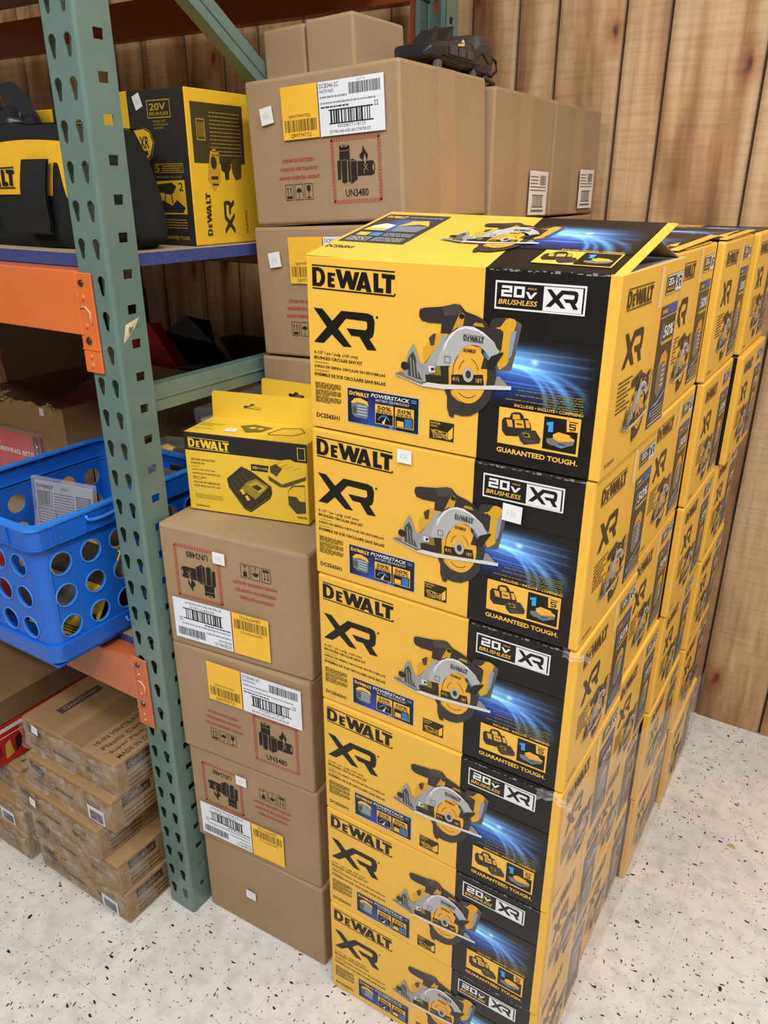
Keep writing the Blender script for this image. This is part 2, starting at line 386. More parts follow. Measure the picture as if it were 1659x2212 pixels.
SAW={
 'batg':[(25.6,16.27),(27.1,16.66),(28.47,16.47),(29.13,16.07),(28.75,13.65),(28.26,11.15),(27.96,10.91),(26.36,10.74),(26.05,11.74)],
 'baty':[(26.67,15.62),(27.22,16.44),(27.62,16.65),(28.25,16.54),(28.5,16.19),(28.28,15.22),(27.87,11.89),(27.59,11.46),(26.84,10.86),(26.52,11.41),(26.54,12.4),(26.91,13.04),(27.03,15.18),(25.52,15.3)],
 'cap':[(25.32,15.76),(25.79,16.48),(27.1,16.66),(27.17,16.43),(26.62,15.61),(25.52,15.35)],
 'handle':[(16.36,16.21),(16.46,16.67),(16.98,16.87),(19.4,17.2),(20.95,17.63),(21.63,17.58),(22.34,16.9),(23.69,16.55),(24.69,16.17),(25.29,15.56),(26.7,15.33),(27.05,14.89),(26.91,13.04),(26.23,13.34),(24.81,13.56),(20.27,14.22),(19.26,14.21),(19.34,15.32),(17.54,15.28),(16.7,15.44),(16.42,15.81)],
 'grip':[(19.4,17.2),(20.95,17.63),(21.51,17.59),(22.01,16.87),(21.26,16.4),(19.69,16.15)],
 'ystrip':[(20.71,14.57),(21.59,16.58),(22.02,16.75),(22.26,16.5),(22.2,15.82),(22.08,15.21),(21.36,15.04)],
 'ystrip2':[(23.33,15.54),(23.64,15.82),(24.51,15.77),(24.76,15.36),(23.39,15.43)],
 'motor':[(17.04,12.31),(17.78,12.92),(17.97,13.86),(18.66,14.14),(20.27,14.22),(18.76,12.42),(17.19,10.46),(17.1,11.18)],
 'motord':[(17.75,13.53),(18.42,14.11),(18.66,14.04),(18.5,12.8),(18.04,12.64)],
 'body':[(19.35,10.43),(20.4,10.53),(20.53,8.46),(17.31,8.14),(17.39,9.11),(18.94,9.33)],
 'bodyg':[(18.69,10.45),(19.35,10.43),(19.53,9.31),(18.82,9.26)],
 'lg':[(19.99,7.69),(20.69,7.9),(20.97,7.21),(21.83,6.6),(22.89,6.4),(24.22,6.99),(25.04,8.05),(25.23,8.49),(26.22,8.59),(25.89,7.26),(24.88,5.94),(23.46,5.06),(22.42,4.88),(21.41,4.98),(21.33,4.48),(20.78,4.6),(20.42,5.62),(20.4,6.9)],
 'rblk':[(24.49,10.73),(26.45,10.9),(26.45,9.09),(24.75,8.83)],
 'band':[(20.87,9.61),(24.87,10.08),(25.09,8.88),(20.88,8.46)],
 'guard':[(18.88,10.37),(19.05,11.43),(19.66,12.94),(20.5,14.25),(21.58,15.06),(22.46,15.33),(23.46,15.32),(24.7,14.82),(26.08,13.86),(26.34,13.36),(26.76,12.92),(26.06,11.65),(25.59,12.08),(24.98,12.79),(24.17,13.29),(23.28,13.33),(22.41,12.97),(21.57,11.96),(20.97,10.65)],
 'ghi':[(19.7,12.33),(19.88,13.17),(20.72,14.37),(21.69,15.07),(22.46,15.33),(23.46,15.32),(24.7,14.82),(25.85,13.98),(25.97,13.85),(25.29,14.21),(24.04,14.84),(22.48,15.01),(21.38,14.65),(20.33,13.42),(19.83,12.15)],
 'gtext':[(22.25,14.4),(24.79,14.34),(24.8,13.66),(22.25,13.65)],
 'btext':[(22.33,12.81),(23.87,12.83),(23.85,12.45),(22.34,12.41)],
 'lever':[(25.21,11.33),(25.79,12.3),(27.13,12.92),(27.25,12.79),(26.02,10.84),(25.36,10.85)],
 'ldark':[(24.92,12.19),(25.85,11.52),(26.45,10.9),(24.6,10.74)],
 'frame':[(17.32,10.37),(18.75,12.52),(19.59,14.04),(20.28,14.12),(19.66,12.94),(19.28,11.46),(19.23,10.42),(17.6,9.56),(17.51,9.13)],
 'bev':[(14.69,10.23),(14.95,11.43),(15.63,12.66),(15.89,12.38),(16.59,10.48),(17.67,10.52),(18.64,10.34),(18.69,9.51),(17.39,9.11),(17.55,8.28),(16.45,8.23),(14.56,8.71)],
 'bevd':[(14.94,10.26),(15.09,11.02),(15.67,11.73),(16.07,11.04),(16.39,9.5),(17.06,8.42),(15.06,8.78)],
 'knob':[(14.62,10.41),(15.12,10.23),(15.24,9.88),(15.03,9.53),(14.54,9.37),(14.09,9.61),(14.04,9.98),(14.25,10.33)],
 'boss':[(17.81,10.28),(18.64,10.34),(18.74,9.62),(17.91,9.55)],
 'bossd':[(18.18,10.07),(18.59,10.17),(18.61,9.81),(18.22,9.76)],
 'sh':[(13.05,8.71),(13.92,9.1),(14.81,8.96),(17.06,8.42),(16.96,7.87)],
 'base':[(13.05,8.71),(13.17,8.75),(16.96,7.89),(17.67,8.3),(19.95,8.32),(23.64,8.66),(26.45,9.09),(28.44,9.24),(28.43,8.83),(23.67,8.26),(19.98,7.77),(18.55,7.74),(16.97,7.74)],
 'tri':[(26.4,9.08),(26.58,10.12),(26.95,10.17),(28.02,9.22)],
 'blade':[(23.03,9.91),(23.56,13.33),(23.17,6.5),(20.46,9.55),(25.23,9.21)],
 'hub':[(23.04,9.86),(23.71,9.96),(22.97,10.72),(23.1,9.0)],
}
PN={
 'bag':[(27.52,5.12),(27.76,5.54),(28.43,5.6),(28.61,6.17),(29.03,6.37),(29.69,6.41),(30.06,6.1),(30.18,5.8),(30.63,5.86),(30.96,5.31),(31.13,4.81),(31.11,4.48),(29.83,3.92),(29.53,3.6),(28.07,3.43),(27.59,3.99)],
 'bagw':[(28.81,6.1),(29.61,6.15),(29.77,5.63),(28.84,5.51)],
 'bp1':[(28.06,5.38),(28.74,5.39),(28.93,4.57),(28.31,4.56)],
 'bp2':[(29.06,5.48),(30.11,5.58),(30.31,4.71),(29.19,4.56)],
 'bp3':[(30.33,5.62),(30.76,5.64),(31.01,4.84),(30.53,4.75)],
 'chg':[(29.61,3.88),(30.22,4.48),(31.64,4.64),(32.33,3.75),(32.22,3.25),(30.4,2.79),(29.91,3.18)],
 'chy':[(30.09,4.19),(30.91,4.23),(31.13,3.74),(30.42,3.66)],
 'one':[(32.86,5.81),(33.63,6.0),(33.67,4.8),(33.09,4.73),(33.11,5.49),(32.86,5.49)],
 'bat2':[(33.7,4.54),(34.29,4.92),(35.62,4.75),(35.7,4.56),(36.19,4.34),(36.16,4.13),(34.42,3.79),(33.74,4.13)],
 'bat2g':[(32.96,3.98),(33.74,4.13),(34.42,3.79),(36.22,4.14),(36.02,3.63),(34.8,3.28),(33.52,3.29),(33.07,3.47)],
 'five':[(35.1,6.41),(36.53,6.52),(36.55,5.19),(35.21,5.09)],
 'gl':[(33.95,3.27),(35.0,3.37),(35.62,3.49),(34.72,3.1)],
}
KR={
 'body':[(-1.04,25.74)],
 'yl':[(8.02,20.57),(15.74,20.64),(16.06,12.96),(8.37,12.86)],
 'yb':[(8.6,15.79),(15.56,15.79),(15.54,13.98),(8.74,14.0)],
 'q':[(10.17,20.37),(13.75,20.34),(13.82,16.78),(10.33,16.82)],
 'wl':[(16.02,20.61),(28.77,20.48),(28.91,12.91),(16.25,12.86)],
 'bc1':[(22.14,19.96),(28.16,19.84),(28.22,18.37),(22.18,18.35)],
 'bc2':[(18.15,16.49),(26.4,16.39),(26.39,14.61),(18.21,14.64)],
 't1':[(16.35,20.26),(20.15,20.19)],
 't2':[(16.38,19.43),(18.93,19.36)],
 'l1':[(16.4,18.51),(21.77,18.37)],
 'l2':[(16.44,17.74),(27.26,17.61)],
 'l3':[(16.47,16.97),(22.08,16.92)],
 'l4':[(19.67,14.27),(25.06,14.21)],
 'l5':[(18.01,13.57),(26.13,13.51)],
 'red':[(17.59,12.48),(27.47,12.56),(27.66,2.88),(17.63,2.76)],
 'rin':[(18.21,12.22),(26.96,12.31),(26.96,3.12),(18.17,3.1)],
 'r1':[(7.1,10.18),(14.27,10.06),(14.21,9.5),(7.1,9.6)],
 'r2':[(6.62,8.87),(14.83,8.88),(14.77,8.32),(6.55,8.25)],
 'r3':[(6.18,7.63),(15.26,7.55),(15.09,6.98),(6.14,6.95)],
 'i1':[(7.34,6.28),(9.25,6.25),(9.09,3.79),(7.28,3.79)],
 'i2':[(9.55,6.24),(11.35,6.21),(11.26,3.77),(9.51,3.77)],
 'i3':[(11.59,6.25),(13.36,6.21),(13.25,3.75),(11.56,3.75)],
 'un':[(20.22,4.96),(24.89,4.94),(24.82,3.82),(20.24,3.82)],
 'cyl':[(19.43,11.33),(20.41,11.49),(21.49,11.21),(21.46,9.2),(19.37,9.28)],
 'fl':[(24.15,11.1),(24.61,10.37),(25.05,9.79),(24.88,9.11),(24.11,9.01),(23.51,9.37),(23.44,9.84),(23.99,10.26)],
 'c1':[(18.94,9.23),(19.7,9.26),(19.47,6.47),(18.88,6.47)],
 'c2':[(19.7,9.26),(20.87,9.25),(20.74,6.06),(20.18,5.86),(19.66,6.13)],
 'c3':[(21.08,9.15),(22.04,9.32),(22.86,9.02),(22.89,6.41),(21.68,5.77),(21.06,6.13)],
 'c4':[(22.96,8.94),(25.95,8.87),(26.23,8.39),(26.2,7.15),(25.73,6.79),(22.92,6.81)],
 'st':[(3.45,17.8),(6.19,18.07),(6.39,16.54),(3.67,16.21)],
}
KT={
 'blk':[(-0.43,13.96),(22.49,14.29),(22.35,10.84),(-0.42,10.07)],
 'logo':[(0.84,12.79),(8.61,13.01),(8.48,10.99),(0.72,10.77)],
 'top':[(-4.17,25.41)],
 't':[(1.07,9.14),(5.7,9.24),(0.97,8.23),(3.63,8.42)],
 'j':[(1.11,7.55),(0.96,6.23),(6.47,7.45)],
 'e':[(1.2,5.45),(6.25,5.04)],
 'fine':[(1.26,3.02),(6.61,2.15)],
 'dcb':[(1.24,0.85),(3.94,0.88)],
 'chg':[(7.62,6.4),(10.5,8.88),(12.48,8.13),(15.76,5.96),(15.89,4.8),(15.42,3.75),(11.74,0.86),(10.53,1.32),(7.9,4.83)],
 'chy':[(11.32,6.23),(13.11,7.03),(15.35,5.92),(14.27,4.8),(12.74,3.32),(10.97,4.4),(9.74,4.45)],
 'b1':[(15.34,8.83),(15.81,10.04),(16.83,10.53),(19.4,11.09),(22.06,9.96),(22.21,8.84),(21.78,7.83),(17.97,6.23),(15.62,6.93)],
 'b1d':[(15.77,9.46),(16.8,10.05),(17.94,9.31),(16.87,7.85),(15.81,8.5)],
 'b1k':[(15.38,7.87),(17.79,6.6),(22.09,8.44),(22.07,7.87),(18.36,6.18),(17.37,6.16),(15.43,7.1)],
 'b2':[(18.73,5.54),(19.57,6.61),(22.42,6.95),(22.22,2.03),(20.13,1.76),(18.8,3.18)],
 'b2y':[(18.83,5.55),(19.76,6.44),(22.41,6.66),(22.3,4.02),(20.83,4.03),(20.27,4.75),(18.79,4.76)],
 'xr':[(12.37,9.47),(15.58,9.53),(15.31,8.45),(12.29,8.4)],
 'g':[(20.8,1.05),(22.19,1.13)],
}
KTT={
 'p':[(-0.06,4.41),(5.22,6.46)],
 'a':[(7.68,6.21),(10.27,7.74),(13.83,6.82),(12.81,3.83),(10.49,2.76)],
 'b':[(14.13,3.61),(14.68,6.76),(18.72,8.74),(19.95,5.81),(19.12,3.61),(14.7,2.82)],
 'st':[(6.1,3.45),(8.23,4.34),(8.85,2.56),(6.37,2.08)],
 'tl':[(0.32,5.23),(2.75,7.43)],
 'tr':[(0.23,2.1),(4.46,4.14)],
}
DRR={
 'pan':[(0.77,21.89),(12.96,22.12),(13.0,13.12),(1.11,12.86)],
 'l':[(1.99,19.53),(3.91,19.54),(4.04,16.33),(2.06,16.13)],
 'd':[(2.65,8.25),(4.23,1.51)],
 'x':[(7.02,7.22),(9.74,1.65)],
 'dr':[(4.74,14.72),(6.75,14.54),(6.79,10.19),(5.17,9.21),(3.84,10.42)],
 'dr2':[(7.11,12.87),(12.26,13.73),(11.54,10.72),(8.0,10.69)],
 'm':[(12.18,5.35),(13.04,1.64)],
}
DRF={
 'v':[(14.43,22.35),(19.84,22.27),(19.79,19.64),(14.33,19.67)],
 'y':[(6.16,23.92),(9.81,23.77),(9.53,19.34),(5.99,19.24)],
 'em':[(11.94,17.86),(14.58,17.89),(15.03,16.13),(13.42,13.32),(11.98,13.82)],
 'g':[(14.83,12.7),(21.64,12.85),(21.45,11.57),(14.79,11.39)],
 'p':[(14.76,10.05),(21.45,10.28),(21.61,4.99),(15.82,4.89)],
 't':[(15.66,1.48),(21.82,1.17)],
 'e':[(21.98,23.73),(22.94,-0.04)],
}

LSRC = (.9, 17.77, 13.0, 20.83); XSRC = (.88, 11.14, 10.44, 15.6); SSRC = (13.0, 4.4, 29.2, 17.7)
def logo(a, dst, col, L=1, bars=True):
    b = a.sub(LSRC, dst)
    b.poly(LT['D'], col, L, [LT['Dh']]); b.poly(LT['A'], col, L, [LT['Ah']])
    for k in 'EWLT': b.poly(LT[k], col, L)
    if bars: b.poly(LT['b1'], col, L); b.poly(LT['b2'], col, L)
def xr(a, dst, col, L=1): a.sub(XSRC, dst).poly(LT['X'], col, L)
def saw(a, dst, L=2):
    b = a.sub(SSRC, dst); c = lin
    def p(k, col, d): b.poly(SAW[k], c(col), L + d)
    p('batg', '#5d5a57', 0); p('baty', '#dba62b', 1); p('cap', '#3a3330', 2)
    b.poly([(28.0, 15.2), (28.6, 15.4), (28.2, 12.6), (27.75, 12.0)], c('#8c9ab0'), L + 3)
    p('handle', '#37302d', 1); p('grip', '#4a4340', 2); p('ystrip', '#cf9b2a', 3); p('ystrip2', '#b98f30', 3)
    b.ell(21.9, 16.35, .35, .3, c('#2a2422'), L + 4)
    p('motor', '#d9a330', 2); p('motord', '#4b4034', 3)
    p('body', '#2f2924', 2); p('bodyg', '#8a7a24', 3)
    p('lg', '#3b3532', 2); p('rblk', '#3b3633', 2)
    b.ell(23.0, 9.9, 2.42, 3.42, c('#e8ad3c'), L + 3, 34)
    for rr, a0, a1 in ((.8, 2.3, 3.4), (.55, .3, 1.3), (.8, 4.1, 5.3), (.5, 2.0, 2.9)):
        b.line([(23.0 + 2.42 * rr * math.cos(t), 9.9 + 3.42 * rr * math.sin(t)) for t in [a0 + (a1 - a0) * i / 6 for i in range(7)]], .08, c('#54401f'), L + 4)
    p('band', '#2b231b', 4)
    b.text('6½', 21.05, 8.95, 21.95, 9.45, c('#e8ad3c'), L + 5); b.text('18T', 24.05, 9.1, 24.85, 9.6, c('#e8ad3c'), L + 5)
    b.ell(23.03, 9.86, .68, .86, c('#b1aeab'), L + 5); b.ell(23.06, 9.9, .34, .46, c('#3a3632'), L + 6)
    p('frame', '#a4a3a4', 3); p('guard', '#b4b3b4', 4); p('ghi', '#dedede', 5)
    logo(b, (22.25, 13.62, 24.8, 14.4), c('#3a3a3a'), L + 6); logo(b, (22.33, 12.4, 23.87, 12.83), c('#3b2c14'), L + 5)
    b.frame(19.9, 10.9, 20.7, 11.7, .08, c('#6d6c6c'), L + 6)
    p('ldark', '#38322f', 4); p('lever', '#2a2421', 6)
    p('sh', '#7c766f', 3); p('bev', '#9a999a', 4); p('bevd', '#4b4745', 5)
    for i in range(4): b.line([(15.35 + i * .42, 11.0 - i * .3), (15.6 + i * .42, 8.7)], .1, c('#a9a7a6'), L + 6)
    p('knob', '#2c2725', 7); p('boss', '#dcdcdc', 6); p('bossd', '#2f2b29', 7)
    p('tri', '#8f8b87', 5); p('base', '#d6d4d1', 6)

def v20(a, dst, L=2, fine=True):
    b = a.sub((25.76, 17.5, 35.87, 20.5), dst)
    b.rect(25.76, 17.5, 35.87, 20.5, WHT, L); b.rect(25.96, 17.72, 35.67, 20.28, BLK, L + 1)
    b.rect(31.3, 17.72, 35.5, 20.2, WHT, L + 2)
    xr(b, (31.6, 18.1, 35.15, 19.95), BLK, L + 3)
    W = WHT; l = L + 2
    b.poly([(26.55, 20.02), (27.75, 20.02), (27.75, 19.3), (26.8, 19.3), (26.8, 19.13), (27.75, 19.13), (27.75, 18.86), (26.5, 18.86), (26.5, 19.57), (27.45, 19.57), (27.45, 19.75), (26.55, 19.75)], W, l)
    b.poly([(27.95, 18.86), (29.18, 18.86), (29.18, 20.02), (27.95, 20.02)], W, l, [[(28.28, 19.13), (28.85, 19.13), (28.85, 19.75), (28.28, 19.75)]])
    b.poly([(29.3, 19.5), (29.65, 19.5), (29.9, 19.1), (30.25, 19.5), (30.6, 19.5), (30.0, 18.8), (29.75, 18.8)], W, l)
    b.text('MAX', 29.5, 19.72, 30.5, 19.95, YEL, l, .0, .3)
    b.text('BRUSHLESS', 26.2, 18.05, 30.6, 18.6, YEL, l, .02, .25)

def glow(x, y):
    """blue light streaks running right from the tool; x, y in cm on the front"""
    dx = x - 26.6; k = BLK
    if dx < 0: dx = 0
    r = 0; g = 0; bl = 0
    core = math.exp(-((y - (12.2 - dx * .02)) / (1.15 + dx * .07)) ** 2) * math.exp(-(dx / 5.2) ** 2)
    wide = math.exp(-((y - 10.6) / 2.3) ** 2) * math.exp(-((dx - 1) / 6.8) ** 4)
    r += .22 * core; g += .58 * core; bl += .98 * core
    r += .008 * wide; g += .06 * wide; bl += .36 * wide
    top = 1 / (1 + math.exp(-(13.6 - y) * 3)) * (1 / (1 + math.exp(-(y - 7.6) * 2.5)))
    for yy, s_, w, m in ((13.1, .0, .09, .35), (12.5, -.03, .11, .5), (11.6, -.04, .1, .55), (10.9, -.1, .08, .4), (9.7, -.02, .06, .45), (9.25, 0, .05, .3)):
        e = math.exp(-((y - yy - s_ * dx) / w) ** 2) * math.exp(-(dx / 9.5) ** 4) * m
        r += .22 * e; g += .33 * e; bl += .75 * e
    for cx, ry, rx, m, w in ((27.6, 4.0, 4.9, .6, .2), (28.0, 4.6, 7.4, .75, .26), (27.4, 4.3, 6.3, .45, .15), (28.2, 3.6, 9.0, .35, .2)):
        if x > cx and y < 11.8:
            q = math.sqrt(((x - cx) / rx) ** 2 + ((y - 11.6 + ry) / ry) ** 2)
            e = math.exp(-((q - 1) * 4.5 / w * .9) ** 2) * m * math.exp(-(dx / 10.5) ** 6)
            r += .16 * e; g += .42 * e; bl += .8 * e
    sp = math.exp(-(((x - 30.9) / .35) ** 2 + ((y - 12.15) / .28) ** 2)); r += .5 * sp; g += .6 * sp; bl += .7 * sp
    f = top * max(0, min(1, (37.9 - x) / 1.2)) * max(0, min(1, (x - 24.5) / 1.5))
    return (k[0] + r * f, k[1] + g * f, k[2] + min(bl, 1) * f, 1)

def front_art(a):
    logo(a, (.9, 17.77, 13.0, 20.83), BLK); xr(a, XSRC, BLK)
    a.ell(10.5, 15.2, .16, .16, BLK, 1, 8); a.ell(13.0, 18.05, .12, .12, BLK, 2, 8)
    a.text('6-1/2" / po / pulg. (165 mm)', .82, 9.75, 7.6, 10.25, BLK, 1, .01, .15)
    a.text('BRUSHLESS CIRCULAR SAW KIT', .82, 9.15, 8.3, 9.55, BLK, 1, .02)
    a.rect(.82, 8.72, 3.1, 8.77, BLK); a.rect(.82, 7.68, 3.1, 7.73, BLK)
    a.text('JUEGO DE SIERRA CIRCULAR SIN ESCOBILLAS', .82, 8.0, 11.7, 8.42, BLK, 1, .02)
    a.text('ENSEMBLE DE SCIE CIRCULAIRE SANS BALAIS', .82, 6.98, 11.75, 7.4, BLK, 1, .02)
    for i, y in enumerate((5.3, 4.35, 3.45)): a.lines(.85, y, 4.95, y + .85, 5, lin('#6b5a20'), 1, .6, i)
    a.text('DCS565H1', .9, 1.4, 4.65, 2.0, BLK, 1, .02)
    # battery panel
    a.rect(5.93, 1.47, 16.62, 6.12, lin('#c9cfd8'), 1)
    a.grid(6.03, 1.57, 16.52, 6.02, 20, 12, lambda u, v: mix(mix(lin('#1a1c2c'), lin('#2d4ba8'), max(0, 1 - abs(u - .35) * 3) * (1 - v) * 1.1), lin('#5f8ee8'), max(0, 1 - abs(u - .64 + v * .05) * 20) * (1 - v)), 2)
    logo(a, (6.3, 5.05, 9.35, 5.8), YEL, 3, False)
    a.text('POWERSTACK', 9.6, 5.3, 15.2, 5.8, WHT, 3, .02, .25); a.text('BATTERY TECHNOLOGY', 10.3, 4.85, 15.2, 5.15, WHT, 3, 0, .2)
    for i in range(2): a.poly([(15.4, 5.35 + i * .25), (16.2, 5.35 + i * .25), (16.3, 5.5 + i * .25), (15.5, 5.5 + i * .25)], lin('#3b86dc'), 3)
    a.poly([(6.5, 4.2), (7.1, 4.8), (8.0, 4.95), (9.1, 4.6), (9.3, 4.0), (8.6, 4.25), (7.6, 4.35), (6.9, 4.1)], YEL, 4)
    a.poly([(6.6, 4.15), (7.6, 4.35), (9.2, 4.1), (9.15, 2.6), (8.9, 2.3), (7.2, 2.35), (6.7, 2.7)], lin('#6f7a80'), 3)
    for i in range(4): a.rect(7.5, 2.7 + i * .38, 9.0, 2.85 + i * .38, lin('#b9c4d4'), 4)
    a.rect(6.8, 2.9, 7.4, 3.7, lin('#4b5a3a'), 4)
    for k, x in enumerate((10.25, 13.2)):
        a.rect(x, 1.98, x + 2.72, 4.55, YEL, 4); a.rect(x + .1, 2.08, x + 2.62, 3.4, BLK, 5)
        a.text('50%', x + .3, 3.85, x + 2.35, 4.35, BLK, 5, .02, .15); a.lines(x + .25, 3.42, x + 2.5, 3.8, 2, BLK, 5, .5, k)
        if k == 0:
            a.line([(x + 1.35 + .85 * math.cos(t), 2.3 + .85 * math.sin(t)) for t in [2.9 - i * .35 for i in range(8)]], .16, lin('#3b86dc'), 6)
            a.poly([(x + 1.2, 2.35), (x + 1.45, 2.3), (x + 1.75, 3.15)], WHT, 7); a.ell(x + 1.3, 2.3, .2, .2, WHT, 7, 10)
        else:
            a.rect(x + .3, 2.15, x + 1.3, 2.85, YEL, 6); a.rect(x + 1.45, 2.15, x + 2.5, 3.25, lin('#3b86dc'), 6)
            for i in range(4): a.rect(x + 1.45, 2.35 + i * .22, x + 2.5, 2.39 + i * .22, BLK, 7)
    # hook picture
    a.rect(18.1, 1.4, 21.42, 3.7, lin('#2b2712'), 1)
    a.text('RAFTER', 18.25, 3.3, 19.6, 3.55, YEL, 2, .01); a.text('HOOK', 18.25, 2.95, 19.2, 3.18, YEL, 2, .01)
    for i in range(9):
        r = random.Random(i + 20); a.line([(18.3 + r.random() * 2.6, 1.5 + r.random() * 1.1) for _ in range(3)], .09, mix(YEL, BLK, r.random() * .5), 2)
    a.poly([(20.3, 2.2), (21.3, 3.3), (21.3, 1.9), (20.9, 1.6)], YEL, 2)
    # black end
    a.grid(24.47, 6.9, 38.1, 14.6, 130, 84, lambda u, v: glow(24.47 + 13.63 * u, 6.9 + 7.7 * v), 1)
    saw(a, SSRC, 3)
    v20(a, (25.76, 17.5, 35.87, 20.5), 2)
    yg = mix(lin('#a89a3c'), BLK, .45)
    for i, (x0, y0) in enumerate(((29.2, 8.75), (29.0, 8.2), (27.8, 7.6))):
        a.lines(x0, y0, 36.85, y0 + .3, 1, yg, 3, .42, i)
        a.lines(32.0 + i * .3, y0 - .25, 36.8, y0 + .05, 1, yg, 3, .42, i + 7)
    a.text('INCLUDES • INCLUYE • COMPREND', 28.9, 6.95, 36.85, 7.3, YEL, 2, .02)
    a.rect(27.1, 2.45, 36.7, 6.72, YEL, 2); a.rect(32.55, 2.72, 36.45, 6.45, BLK, 3)
    for k in ('bag', 'chg'): a.poly(PN[k], lin('#2e2825' if k == 'bag' else '#3a3430'), 3 if k == 'bag' else 5)
    for k in ('bagw', 'bp1', 'bp2', 'bp3'): a.poly(PN[k], lin('#dfa838'), 4)
    a.rect(29.35, 5.0, 30.0, 5.12, BLK, 5); a.poly(PN['chy'], lin('#a78a2c'), 6); a.rect(30.35, 3.8, 30.85, 4.1, BLK, 7)
    for i in range(3): a.line([(30.3 + i * .45, 3.4), (31.2 + i * .3, 3.0 + i * .2)], .07, lin('#6b6256'), 6)
    a.poly(PN['one'], lin('#3f9be8'), 4); a.poly(PN['gl'], lin('#5f8fd8'), 4)
    a.poly(PN['bat2g'], lin('#77757a'), 4); a.poly(PN['bat2'], lin('#e8b037'), 5)
    a.rect(34.4, 3.55, 35.2, 3.62, BLK, 6)
    a.poly(PN['five'], YEL, 4)
    a.rect(35.4, 6.2, 36.4, 6.3, BLK, 5); a.poly([(35.45, 6.05), (36.2, 6.05), (36.2, 5.93), (35.6, 5.93), (35.6, 5.78), (36.2, 5.78), (36.2, 5.38), (35.45, 5.38), (35.45, 5.5), (36.05, 5.5), (36.05, 5.66), (35.45, 5.66)], BLK, 5)
    a.text('Ah', 35.5, 5.16, 36.1, 5.32, BLK, 5, .01)
    a.text('GUARANTEED TOUGH', 27.05, 1.35, 36.5, 1.98, YEL, 2, .035); a.ell(36.68, 1.42, .08, .08, YEL, 2, 6)
    for i in range(26):     # worn, scratched top crease of the black end
        r = random.Random(90 + i); x = 24.6 + 13.3 * r.random(); a.rect(x, 21.45 + r.random() * .22, x + .1 + r.random() * .5, 21.5 + r.random() * .3, lin('#8c8883'), 1)

def side_art(a, W=24.0):
    """narrow printed end; drawn 24 cm wide"""
    a = a.sub((0, 0, 24, 22), (0, 0, W, 22)); br = lin('#3b2c1a')
    logo(a, (2.3, 17.9, 11.2, 20.3), br); xr(a, (3.0, 11.65, 9.8, 15.6), br)
    a.frame(16.5, 18.0, 23.4, 20.3, .15, lin('#2b211a'), 1)
    v20(a, (16.6, 18.05, 23.3, 20.25), 2)
    for i in range(8): a.lines(2.7, 10.1 - i * .48, 7.4 - (i % 3) * .8, 10.5 - i * .48, 1, br, 1, .5, i + 3)
    a.poly([(16.0, 1.5), (22.9, 1.5), (22.9, 16.7), (16.0, 16.7)], lin('#473a2c'), 1)
    a.grid(16.0, 15.5, 22.9, 16.7, 6, 1, lambda u, v: mix(lin('#3a3a4c'), lin('#3a5fae'), u), 2)
    logo(a, (16.3, 15.75, 18.6, 16.4), YEL, 3, False); a.rect(16.0, 15.3, 22.9, 15.38, WHT, 2)
    a.poly([(16.9, 12.2), (17.4, 12.2), (18.0, 14.6), (17.5, 14.6)], lin('#4b8fe0'), 2)
    a.text('50%', 18.0, 12.7, 22.2, 14.2, WHT, 2, .03, .2); a.rect(17.6, 11.9, 22.4, 12.35, mix(YEL, BLK, .25), 2)
    a.poly([(17.4, 9.0), (18.4, 10.6), (20.0, 11.0), (21.2, 10.2), (21.4, 8.8), (20.0, 9.6), (18.6, 9.5)], lin('#d8a032'), 3)
    a.poly([(17.5, 9.2), (20.0, 9.8), (21.3, 9.0), (21.2, 5.8), (19.0, 5.0), (17.6, 6.0)], lin('#7b715f'), 2)
    for i in range(5): a.rect(19.4, 6.4 + i * .62, 21.0, 6.66 + i * .62, lin('#b8c4dc'), 3)
    a.poly([(16.6, 4.2), (19.5, 4.6), (22.4, 5.6), (22.4, 5.2), (19.0, 4.0)], lin('#6f9be0'), 3)
    a.rect(16.5, 2.9, 17.4, 3.8, lin('#4b8fe0'), 3); a.lines(17.6, 2.2, 22.4, 3.9, 4, lin('#b7a787'), 3, .5, 5); a.lines(16.4, 1.7, 22.4, 2.2, 1, WHT, 3, .4, 5)
    saw(a, (5.2, 1.6, 15.6, 10.4), 2)
    a.text('DCS565H1', 1.2, 1.1, 4.2, 1.6, br, 1, .01)
    a.rect(13.9, 16.8, 15.2, 21.5, mix(YEL, (1, 1, 1, 1), .28), 0)

